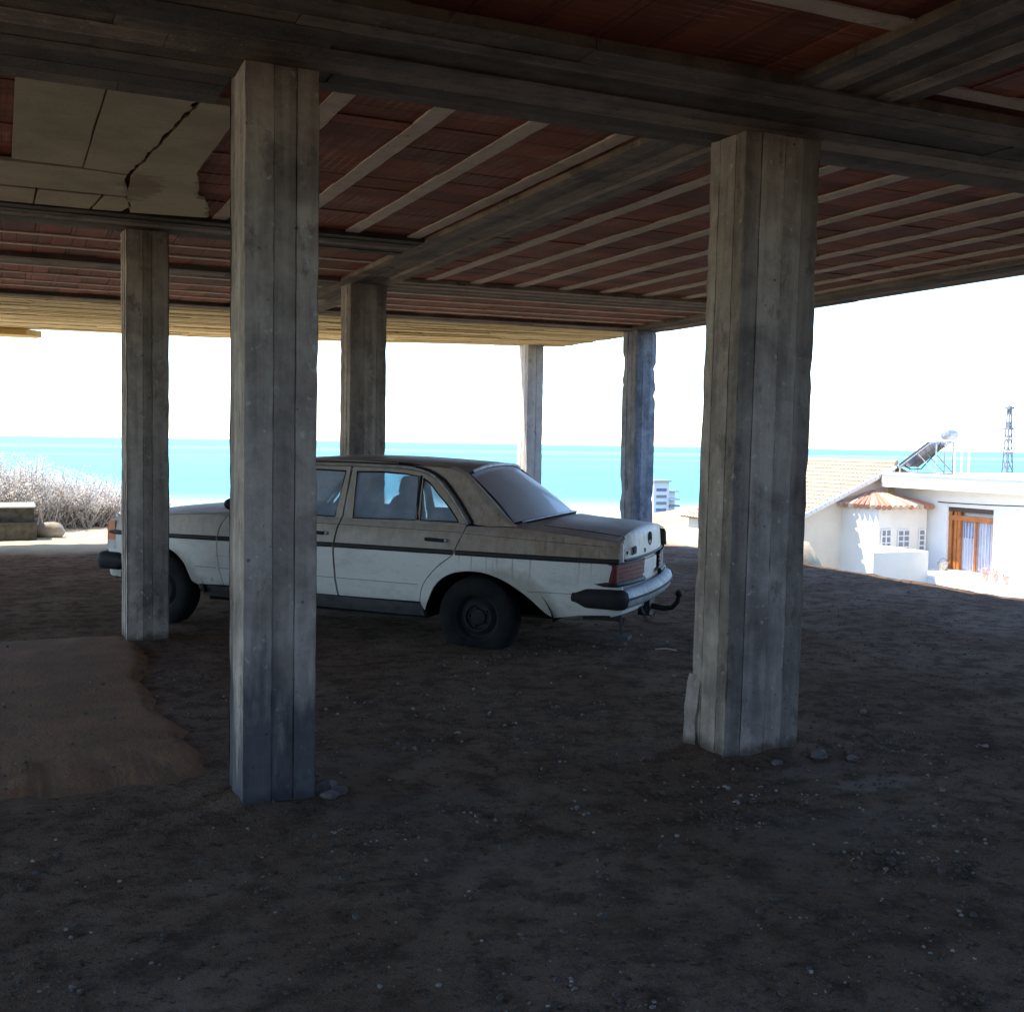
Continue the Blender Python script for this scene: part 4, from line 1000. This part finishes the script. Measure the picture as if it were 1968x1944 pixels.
# ------------------------------------------------------------------ house down the slope
M['white_wall'] = simple('white_render', (.80, .79, .76), .9, .1, nscale=1.2, var=.07)
M['cream_shaded'] = simple('shaded_cream_render', (.80, .68, .53), .9, .1, nscale=1.2, var=.08)  # cream tone holds the weaker light on the gable side
M['cream_pale'] = simple('pale_cream_render', (.80, .74, .64), .9, .1, nscale=1.2, var=.07)
M['block_shade'] = simple('shaded_block', (.12, .115, .095), .95, .1, nscale=9, var=.5)  # dark tone: shade on the wall's near face put into the colour
M['orange_wood'] = simple('varnished_orange_wood', (.50, .17, .045), .5, .4, nscale=6, var=.3)
M['dark_wood'] = simple('dark_lintel', (.10, .065, .05), .7, .3)
M['curtain'] = simple('pale_curtain', (.62, .64, .72), .9, .1, nscale=3, var=.15)
M['curtain_blue'] = simple('grey_blue_curtain', (.22, .26, .38), .9, .1, nscale=3)
M['galv'] = simple('galvanised_metal', (.45, .45, .44), .5, .4, .5)
M['panel_dark'] = simple('collector_glass', (.05, .045, .06), .25, .5)
M['lattice'] = simple('lattice_paint', (.30, .32, .36), .6, .3, .3)
M['grille_grey'] = simple('grey_grille', (.30, .30, .32), .7, .3)
M['pot'] = simple('clay_pot', (.72, .50, .40), .8, .2)
M['pinkflower'] = simple('pink_flowers', (.80, .58, .56), .8, .2)
m = NM('roof_tiles', .85, .2); p = m.pos()
wn = m.new('ShaderNodeTexWhiteNoise', noise_dimensions='3D'); fl = m.new('ShaderNodeVectorMath', operation='FLOOR'); m.l.new(m.map(p, (3.2, 4.3, 6)), fl.inputs[0]); m.l.new(fl.outputs[0], wn.inputs['Vector'])
c = m.mix(wn.outputs['Value'], (.60, .43, .29), (.51, .335, .205)); c = m.mix(m.ramp(m.noise(p, 1.5, 4), .35, .65, 0, .6), c, (.60, .44, .29)); m.col(c); M['rooftile'] = m.m

m = NM('turret_tiles', .85, .2); p = m.pos(); k_ = m.vor(m.map(p, (1, 1, .15)), 3.2).outputs['Color']
m.col(m.mix(m.ramp(m.attr('tone'), .45, .60), (.44, .21, .14), (.60, .45, .32))); M['turrettile'] = m.m
HO = Vector((33.5, 34, -5.5))
house = empty('white_house', HO)
tag(house, 'white seaside house with orange tiled roof and flat white roof terrace', 'house')
def hpart(mb, name, mat, parent=house, smooth=None, root=None):
    o_ = root or HO
    mb.v = [(a-o_.x, b-o_.y, c-o_.z) for a, b, c in mb.v]; return mb.build(name, M[mat], parent, smooth=smooth)
q = MB()
X0, X1 = 33.5, 33.85
q.box((X0, 20, -5.5), (X1, 30.42, 0)); q.box((X0, 32.66, -5.5), (X1, 35.5, 0)); q.box((X0, 30.42, -.68), (X1, 32.66, 0)); q.box((X0, 30.42, -5.5), (X1, 32.66, -3.12)); q.box((X1, 20, -5.5), (41, 35.5, 0))
q.box((X1-.05, 30.42, -3.12), (X1+.01, 32.66, -.68))
hpart(q, 'wall', 'white_wall')
q = MB(); q.prism([(27.6, -5.5), (33.12, -5.5), (33.12, .78), (27.6, -1.62)], 35.5, 41.8); q.v = [(a, c, b) for a, b, c in q.v]; hpart(q, 'gable_wall', 'cream_shaded')
q = MB(); q.box((32.3, 20, 0), (41.5, 35.0, .50)); q.box((32.25, 20, .50), (32.55, 35.05, .58)); q.box((32.55, 34.8, .50), (41.5, 35.05, .58)); hpart(q, 'roof_terrace', 'white_wall')
# pantile slope: barrels running down from the ridge
def pantiles(o, du, dv, nu, nv, nrm, mb, amp=.05):
    """o corner, du per barrel, dv per course"""
    o = Vector(o); du = Vector(du); dv = Vector(dv); nrm = Vector(nrm)
    for j in range(nv):
        vs = []
        for i in range(nu*6+1):
            hgt = amp*abs(sin(pi*i/6)) if True else 0
            for k in (0, 1):
                vs.append(tuple(o+du*(i/6)+dv*(j+k*1.04)+nrm*(hgt+.035*k+.02)))
        mb.add(vs, [(2*i, 2*i+2, 2*i+3, 2*i+1) for i in range(nu*6)])
sl_len = math.hypot(7.8, 3.28); dn = Vector((-7.8, 0, -3.28)).normalized(); nn = Vector((-3.28, 0, 7.8)).normalized()
q = MB(); pantiles((33.2, 35.2, .88), (0, .23, 0), dn*.38, 30, 17, nn, q)
q.add([tuple(Vector((33.2, 35.2, .86))), tuple(Vector((33.2, 42.1, .86))), tuple(Vector((33.2, 42.1, .86))+dn*6.4), tuple(Vector((33.2, 35.2, .86))+dn*6.4)], [(0, 1, 2, 3)])
q.tube([(33.2, 35.15+.35*k, .97) for k in range(20)], .10, 8)
dn2 = Vector((7.8, 0, -3.28)).normalized(); q.add([(33.2, 35.2, .88), (33.2, 42.1, .88), tuple(Vector((33.2, 42.1, .88))+dn2*6), tuple(Vector((33.2, 35.2, .88))+dn2*6)], [(0, 1, 2, 3)])
ro_ = hpart(q, 'tiled_roof', 'rooftile', smooth=40)
q = MB()
for k in range(26):
    a = Vector((33.1, 35.12, .80))+dn*(.245*k); q.bar(a, a+dn*.19, .16, .11)
q.bar(Vector((33.1, 35.2, .70)), Vector((33.1, 35.2, .70))+dn*6.4, .12, .12); hpart(q, 'verge_trim', 'white_wall', ro_)
# bay turret
plan = [(30.7, 35.5), (30.85, 33.52), (33.30, 33.52), (33.5, 33.75), (33.5, 35.5)]
q = MB(); q.prism(plan, -5.5, -.78); tu = hpart(q, 'turret', 'cream_pale')
q = MB(); apx = Vector((32.3, 35.45, -.17)); eav = [(30.55, 35.5), (30.75, 33.32), (33.40, 33.32), (33.62, 33.6), (33.62, 35.5)]
for i in range(len(eav)-1):
    a = Vector((*eav[i], -.74)); b = Vector((*eav[i+1], -.74)); n = max(1, round((b-a).length/.26))
    q.add([tuple(a), tuple(b), tuple(apx)], [(0, 1, 2)])
    for k in range(n):
        e = a.lerp(b, (k+.5)/n); rr0 = .105; n0_ = len(q.f)
        q.tube([e+(apx-e)*t+Vector((0, 0, .03+.02*(j % 2))) for j, t in enumerate((-.05, .22, .24, .46, .48, .70, .94))], [rr0, .09, rr0*.85, .07, .065, .045, .02], 8)
        tt_ = random.Random(i*31+k).random()*(.75 if i == 0 else 1.0)  # first facet's tiles drawn darker red: shade put into their tone
        for fi in range(n0_, len(q.f)): q.t[fi] = tt_
hpart(q, 'turret_roof', 'turrettile', tu, smooth=40)
def gridwin(x0, z0, x1, z1, nx, nz, y):
    q = MB(); q.box((x0, y-.02, z0), (x1, y+.02, z1)); wo = hpart(q, 'window', 'grille_grey', tu)
    q = MB()
    for k in range(nx+1): xx = lerp(x0, x1, k/nx); q.box((xx-.022, y-.06, z0), (xx+.022, y-.021, z1))
    for k in range(nz+1): zz = lerp(z0, z1, k/nz); q.box((x0, y-.057, zz-.022), (x1, y-.021, zz+.022))
    hpart(q, 'window_bars', 'white_wall', wo)
gridwin(30.98, -3.9, 31.45, -1.62, 2, 9, 33.52); gridwin(31.82, -2.52, 32.40, -1.65, 2, 4, 33.52); gridwin(32.90, -2.48, 33.20, -1.65, 1, 4, 33.52)
q = MB(); q.box((28.3, 30.95, -6), (30.9, 31.12, -2.2)); q.box((30.74, 31.12, -6), (30.9, 33.5, -2.2)); hpart(q, 'parapet', 'cream_pale')
q = MB(); q.box((30.9, 18, -6.5), (33.5, 33.5, -3.13)); hpart(q, 'terrace', 'white_wall')
# balcony door
q = MB(); q.box((33.56, 30.45, -.86), (33.84, 32.64, -.69)); do = hpart(q, 'balcony_door', 'dark_wood')
q = MB()
for y in (32.55, 32.30, 32.14): q.box((33.58, y-.06, -3.12), (33.70, y+.06, -.86))
q.box((33.57, 30.47, -1.20), (33.72, 32.62, -1.0)); q.box((33.6, 31.30, -3.1), (33.68, 31.38, -1.2)); q.box((33.6, 30.46, -3.1), (33.68, 30.54, -1.2))
hpart(q, 'door_frame', 'orange_wood', do)
q = MB()
for k in range(40):
    y = lerp(30.55, 32.05, k/39); q.bar((33.77+.02*sin(k*1.7), y, -3.05), (33.77+.02*sin(k*1.7), y, -1.22), .05, .02)
hpart(q, 'curtain', 'curtain', do)
q = MB(); q.box((33.74, 31.35, -1.85), (33.76, 32.05, -1.24)); hpart(q, 'valance', 'curtain_blue', do)

# solar water heater on the roof terrace
SO = Vector((33.35, 34.05, .5)); so = empty('solar_water_heater', SO, (0, 0, R(27))); tag(so, 'rooftop solar water heater with tilted dark collectors and grey tank', 'water heater')
# local x runs along the collectors' width, local -y towards the tank at the high end
q = MB(); q.bar((.0, .62, .36), (.0, -.50, 1.27), 1.0, .15); q.build('collector', M['panel_dark'], so)
q = MB(); q.bar((1.08, .62, .36), (1.08, -.50, 1.27), 1.0, .15); q.build('collector', M['panel_dark'], so)
q = MB()
for x in (-.52, .54, 1.60):
    q.bar((x, .66, .28), (x, -.62, 1.32), .05, .05); q.bar((x, -.80, 0), (x, -.80, 1.36), .05, .05); q.bar((x, .60, 0), (x, .60, .36), .05, .05); q.bar((x, .62, .02), (x, -.82, .02), .05, .04); q.bar((x, -.1, .85), (x, -.80, .1), .035, .035)
    q.bar((x, -.62, 1.30), (x, -1.05, 1.36), .05, .05)
for y, z in ((-.80, .06), (.60, .06), (-.80, 1.32)): q.bar((-.55, y, z), (1.63, y, z), .045, .045)
q.build('stand', M['galv'], so)
q = MB(); q.lathe([(0, -.55), (.14, -.55), (.20, -.51), (.215, -.45), (.215, .45), (.20, .51), (.14, .55), (0, .55)], 24, 'y'); q.v = [(b+.54, a-.95, c+1.62) for a, b, c in q.v]; q.build('tank', M['galv'], so, smooth=40)
q = MB(); q.tube([(-.1, -.85, 1.4), (-.1, -.70, .95), (-.1, -.1, .25), (-.1, .3, .22), (-.1, .6, .36)], .025, 6); q.build('pipe', M['trimblack'], so, smooth=40)
for k, (y, h, lb) in enumerate(((32.2, 1.05, 'pale roof pipe nearest to the solar water heater'), (31.85, 1.3, 'tallest pale roof pipe, between two shorter ones'), (31.5, .95, 'shortest pale roof pipe, farthest from the solar water heater'))):
    q = MB(); q.tube([(0, 0, 0), (0, 0, h)], .035, 8); o = q.build('roof_pipe', M['white_wall'], smooth=40); o.location = (33.3, y, .5)
    tag(o, lb, 'pipe', 'pale pipes standing on the roof terrace')
# lattice mast beyond the roof
mo = Vector((134.5, 120, -17)); q = MB(); hgt = 25.2; nst = 13
def mastc(k, t): w_ = lerp(1.25, .16, t**.8); return Vector((w_*(1 if k in (0, 1) else -1), w_*(1 if k in (1, 2) else -1), hgt*t))
for k in range(4):
    for j in range(nst):
        t0, t1 = j/nst, (j+1)/nst
        q.bar(mastc(k, t0), mastc(k, t1), .13, .13); q.bar(mastc(k, t0), mastc((k+1) % 4, t1), .075, .075); q.bar(mastc((k+1) % 4, t0), mastc(k, t1), .075, .075); q.bar(mastc(k, t1), mastc((k+1) % 4, t1), .09, .09)
q.bar((0, 0, hgt), (0, 0, hgt+1.2), .1, .1)
for z in (hgt*.86, hgt*.98): q.box((-.5, -.5, z), (.5, .5, z+.35))
o = q.build('lattice_mast', M['lattice']); o.location = mo; tag(o, 'slender grey steel lattice mast behind the flat white roof', 'mast')
# cable, bucket, flower pots
q = MB(); pts = []
for k in range(25):
    t = k/24; pts.append((lerp(33.45, 31.2, t), lerp(33.1, 22, t), lerp(-.52, .02, t)-.35*4*t*(1-t)*.35))
q.tube(pts, .022, 5); o = q.build('power_cable', M['trimblack'], smooth=60); tag(o, 'thin black cable slung along the front of the white house', 'cable')
bo = empty('bucket', (32.95, 32.25, -3.13)); tag(bo, 'small grey bucket standing beside the orange framed balcony door', 'bucket')
q = MB(); q.lathe([(0, .005), (.15, 0), (.20, .32), (.21, .33), (.19, .32), (.145, .02), (0, .03)], 20, 'z'); q.build('pail', M['galv'], bo, smooth=40)
q = MB(); q.tube([(.2*cos(a), 0, .32+.16*sin(a)) for a in [pi*k/10 for k in range(11)]], .008, 5); q.build('bail', M['trimblack'], bo, smooth=40)
pots = []
for k, (x, y, r, lb) in enumerate(((31.7, 29.05, .13, 'clay flower pot on the white terrace, nearest to the balcony door'), (31.7, 28.6, .11, 'smallest clay flower pot, between two others on the white terrace'), (31.7, 28.15, .14, 'largest clay flower pot on the white terrace'))):
    po = empty('flower_pot', (x, y, -3.13)); tag(po, lb, 'flower pot', 'flower pots on the white terrace')
    q = MB(); q.lathe([(0, .005), (r*.7, 0), (r, .24), (r*1.1, .24), (r*1.1, .29), (r*.9, .28), (0, .26)], 16, 'z'); q.build('pot', M['pot'], po, smooth=40)
    q = MB(); rr_ = random.Random(60+k)
    for j in range(60):
        a = Vector((rr_.gauss(0, r*.7), rr_.gauss(0, r*.7), .30+rr_.random()*.18)); d1 = Vector((rr_.uniform(-1, 1), rr_.uniform(-1, 1), rr_.uniform(-.4, 1))).normalized()*.05; d2 = d1.cross(Vector((.3, .5, .8))).normalized()*.03
        q.add([a, a+d1+d2, a+d1*2, a+d1-d2], [(0, 1, 2, 3)])
    q.build('flowers', M['pinkflower'], po, fix=False)

# second house, apartment block
H2 = Vector((31, 49, -7)); h2 = empty('small_white_house', H2); tag(h2, 'small white house with a low orange tiled roof seen between the columns', 'house')
q = MB(); q.box((28.5, 46.5, -7), (34.5, 53, -2.75)); hpart(q, 'wall', 'white_wall', h2, root=H2)
q = MB(); ap0 = (30.6, 49.7, -.9); 
ev = [(30.2, 46.1, -2.75), (35.0, 46.1, -2.75), (35.0, 53.4, -2.75), (30.2, 53.4, -2.75)]
for i in range(4):
    a = Vector(ev[i]); b = Vector(ev[(i+1) % 4]); ap = Vector((33, 49.7, -1.75)); q.add([a, b, ap], [(0, 1, 2)]); n = 26
    for k in range(n):
        e = a.lerp(b, (k+.5)/n); q.tube([e+(ap-e)*t+Vector((0, 0, .04)) for t in (0, .5, .97)], [.10, .07, .02], 6)
hpart(q, 'tiled_roof', 'rooftile', h2, smooth=40, root=H2)
for x in (28.2, 30.2):
    q = MB(); q.box((x, 46.44, -4.2), (x+.8, 46.52, -2.9)); hpart(q, 'window', 'grille_grey', h2, root=H2)
AO = Vector((88.4, 143, -18)); ap_ = empty('apartment_block', AO); tag(ap_, 'distant pale apartment block with stacked balconies in front of the sea', 'building')
q = MB(); q.box((86.3, 140, -18), (88.9, 146, -3.8)); q.box((88.9, 141, -18), (90.6, 146, -5.3)); hpart(q, 'wall', 'white_wall', ap_, root=AO)
q = MB(); q.box((86.1, 139.6, -3.8), (89.1, 146, -3.55)); q.box((88.9, 140.2, -5.3), (90.8, 146, -5.1)); hpart(q, 'roof', 'galv', ap_, root=AO)
for j in range(8):
    z = -5.15-j*.98
    q = MB(); q.box((86.75, 139.93, z), (88.45, 140.02, z+.42)); hpart(q, 'window', 'grille_grey' if j % 3 else 'curtain_blue', ap_, root=AO)
    if j:
        q = MB(); q.box((88.9, 139.6, z-.35), (90.6, 141, z-.05)); hpart(q, 'balcony', 'grille_grey' if j % 2 == 0 else 'curtain', ap_, root=AO)

# ------------------------------------------------------------------ left: dry shrubs, block wall, rock
m = NM('dry_twigs', .9, .1); p = m.pos(); m.col(m.mix(m.noise(p, 6, 3), (.50, .43, .38), (.34, .29, .25))); M['twig'] = m.m
m = NM('dry_leaves', .9, .1); p = m.pos(); m.col(m.mix(m.ramp(m.noise(p, 9, 4), .35, .65), (.78, .76, .73), (.54, .52, .49))); M['leaf'] = m.m
tl = m.new('ShaderNodeBsdfTranslucent'); tl.inputs[0].default_value = (.72, .71, .69, 1); mx = m.new('ShaderNodeMixShader'); mx.inputs[0].default_value = .5
m.l.new(m.b.outputs[0], mx.inputs[1]); m.l.new(tl.outputs[0], mx.inputs[2]); m.l.new(mx.outputs[0], m.out.inputs[0])
def shrub(x, y, rx, h, seed, lb, nst=150, nlf=2600):
    rr = random.Random(seed); e = empty('dry_shrub', (x, y, ground_z(x, y))); tag(e, lb, 'shrub', 'dry shrubs at the edge of the yard')
    st = MB(); lf = MB(); tips = []
    for k in range(nst):
        a = rr.uniform(0, 2*pi); sp_ = rr.random()**.6; L = h*rr.uniform(.55, 1.05)*(1-.45*sp_**2)
        b = Vector((rr.gauss(0, rx*.25), rr.gauss(0, rx*.2), 0)); t = b+Vector((cos(a)*rx*sp_*.8, sin(a)*rx*.6*sp_, L)); mid = b.lerp(t, .5)+Vector((rr.uniform(-.06, .06), rr.uniform(-.06, .06), .06))
        st.tube([b, mid, t], [.011, .007, .003], 4, False); tips.append((b, mid, t))
    for k in range(nlf):
        b, mid, t = rr.choice(tips); u = rr.random()**.6; q_ = (mid.lerp(t, (u-.4)/.6) if u > .4 else b.lerp(mid, u/.4))+Vector((rr.gauss(0, .05), rr.gauss(0, .05), rr.gauss(0, .04)))
        if q_.z < .02: continue
        d1 = Vector((rr.uniform(-1, 1), rr.uniform(-1, 1), rr.uniform(-.1, 1.4))).normalized()*rr.uniform(.02, .055); d2 = d1.cross(Vector((rr.uniform(-1, 1), .6, .3))).normalized()*rr.uniform(.004, .012)
        lf.add([q_, q_+d1*.5+d2, q_+d1, q_+d1*.5-d2], [(0, 1, 2, 3)])
    st.build('stems', M['twig'], e, fix=False); lf.build('foliage', M['leaf'], e, fix=False)
shrub(-.55, 19.7, 1.0, 1.45, 1, 'tallest dry grey shrub, at the left edge of the photo behind the block wall', 300, 15000)
shrub(.25, 19.5, .8, 1.2, 2, 'dry grey shrub just right of the block wall', 240, 12000)
shrub(.85, 19.9, .8, 1.0, 3, 'dry pinkish shrub in front of the car nose, right of the pale rock', 220, 11000)
shrub(1.5, 20.2, .75, .85, 4, 'lowest pale dry shrub, half hidden behind the car nose', 200, 9000)
shrub(2.3, 20.3, .7, .55, 5, 'small dry shrub hidden behind the car bonnet', 110, 1800)
WO = Vector((-1.5, 17.6, 0)); lw = empty('block_wall', WO); tag(lw, 'low wall of concrete blocks with a pale sunlit top at the left edge', 'wall')
def wpart(mb, name, mat): mb.v = [(a-WO.x, b-WO.y, c) for a, b, c in mb.v]; return mb.build(name, M[mat], lw)
q = MB(); q.box((-3.5, 17.50, -.1), (.42, 18.2, .245)); wpart(q, 'lower_course', 'block_shade')
q = MB(); q.box((-3.5, 17.62, .245), (.39, 18.2, .455)); wpart(q, 'upper_course', 'block_shade')
q = MB(); q.box((-3.5, 17.58, .455), (.405, 18.6, .475)); wpart(q, 'sunlit_top', 'white_wall')  # white colour stands in for sunlight on the top face
q = MB(); q.blob((0, 0, .08), .17, 3, .10, (1.3, .8, .8)); o = q.build('pale_rock', M['pale_stone'], smooth=30); o.location = (.60, 18.0, 0); tag(o, 'pale rock lying at the end of the low block wall', 'rock')
# weeds at the far edge of the platform
for k, (x, y, h, lb) in enumerate(((8.75, 17.8, .95, 'thin dry weed stalk arching behind the rear window of the car'), (10.15, 17.6, .65, 'thin dry weed stalk close to the ragged column'))):
    q = MB(); rr = random.Random(80+k)
    for j in range(3):
        a = Vector((rr.uniform(-.05, .05), 0, -.02)); pts = [a+Vector((.3*(t**2)*(1 if j else -.6), .05*t, h*(t-.18*t*t*t)*rr.uniform(.9, 1))) for t in (0, .2, .4, .6, .8, 1)]
        q.tube(pts, [.007, .006, .005, .005, .004, .003], 5)
    o = q.build('dry_weed', M['twig']); o.location = (x, y, ground_z(x, y)); tag(o, lb, 'weed', 'dry weeds at the platform edge')
# loose lumps at the column feet
M['lump'] = simple('dusty_lump', (.17, .145, .13), .95, .1)
for k, (x, y, r, lb) in enumerate(((1.235, 4.60, .045, 'dark concrete lump leaning on the foot of the nearest left column'), (1.285, 4.56, .032, 'small pale concrete lump right of the nearest left column foot'), (1.22, 4.47, .028, 'smallest concrete lump in front of the nearest left column foot'),
                                  (3.60, 4.27, .035, 'concrete lump at the front foot of the wide column'), (3.75, 4.20, .024, 'little concrete lump near the pale dust patch right of the wide column'), (3.34, 4.25, .022, 'flat concrete chip before the front corner of the wide column'))):
    random.seed(300+k); q = MB(); q.blob((0, 0, 0), r, 2, .28, (1.3, 1, .7)); o = q.build('concrete_lump', M['lump']); o.location = (x, y, ground_z(x, y)+r*.25); tag(o, lb, 'lump', 'concrete lumps at the column feet')
q = MB(); q.tube([(0, 0, .015), (.07, -.03, .02), (.13, -.08, .012)], .006, 5); o = q.build('twig', M['pale_stone']); o.location = (4.33, 6.95, .0); tag(o, 'small pale twig on the dirt below the tow hook', 'twig')
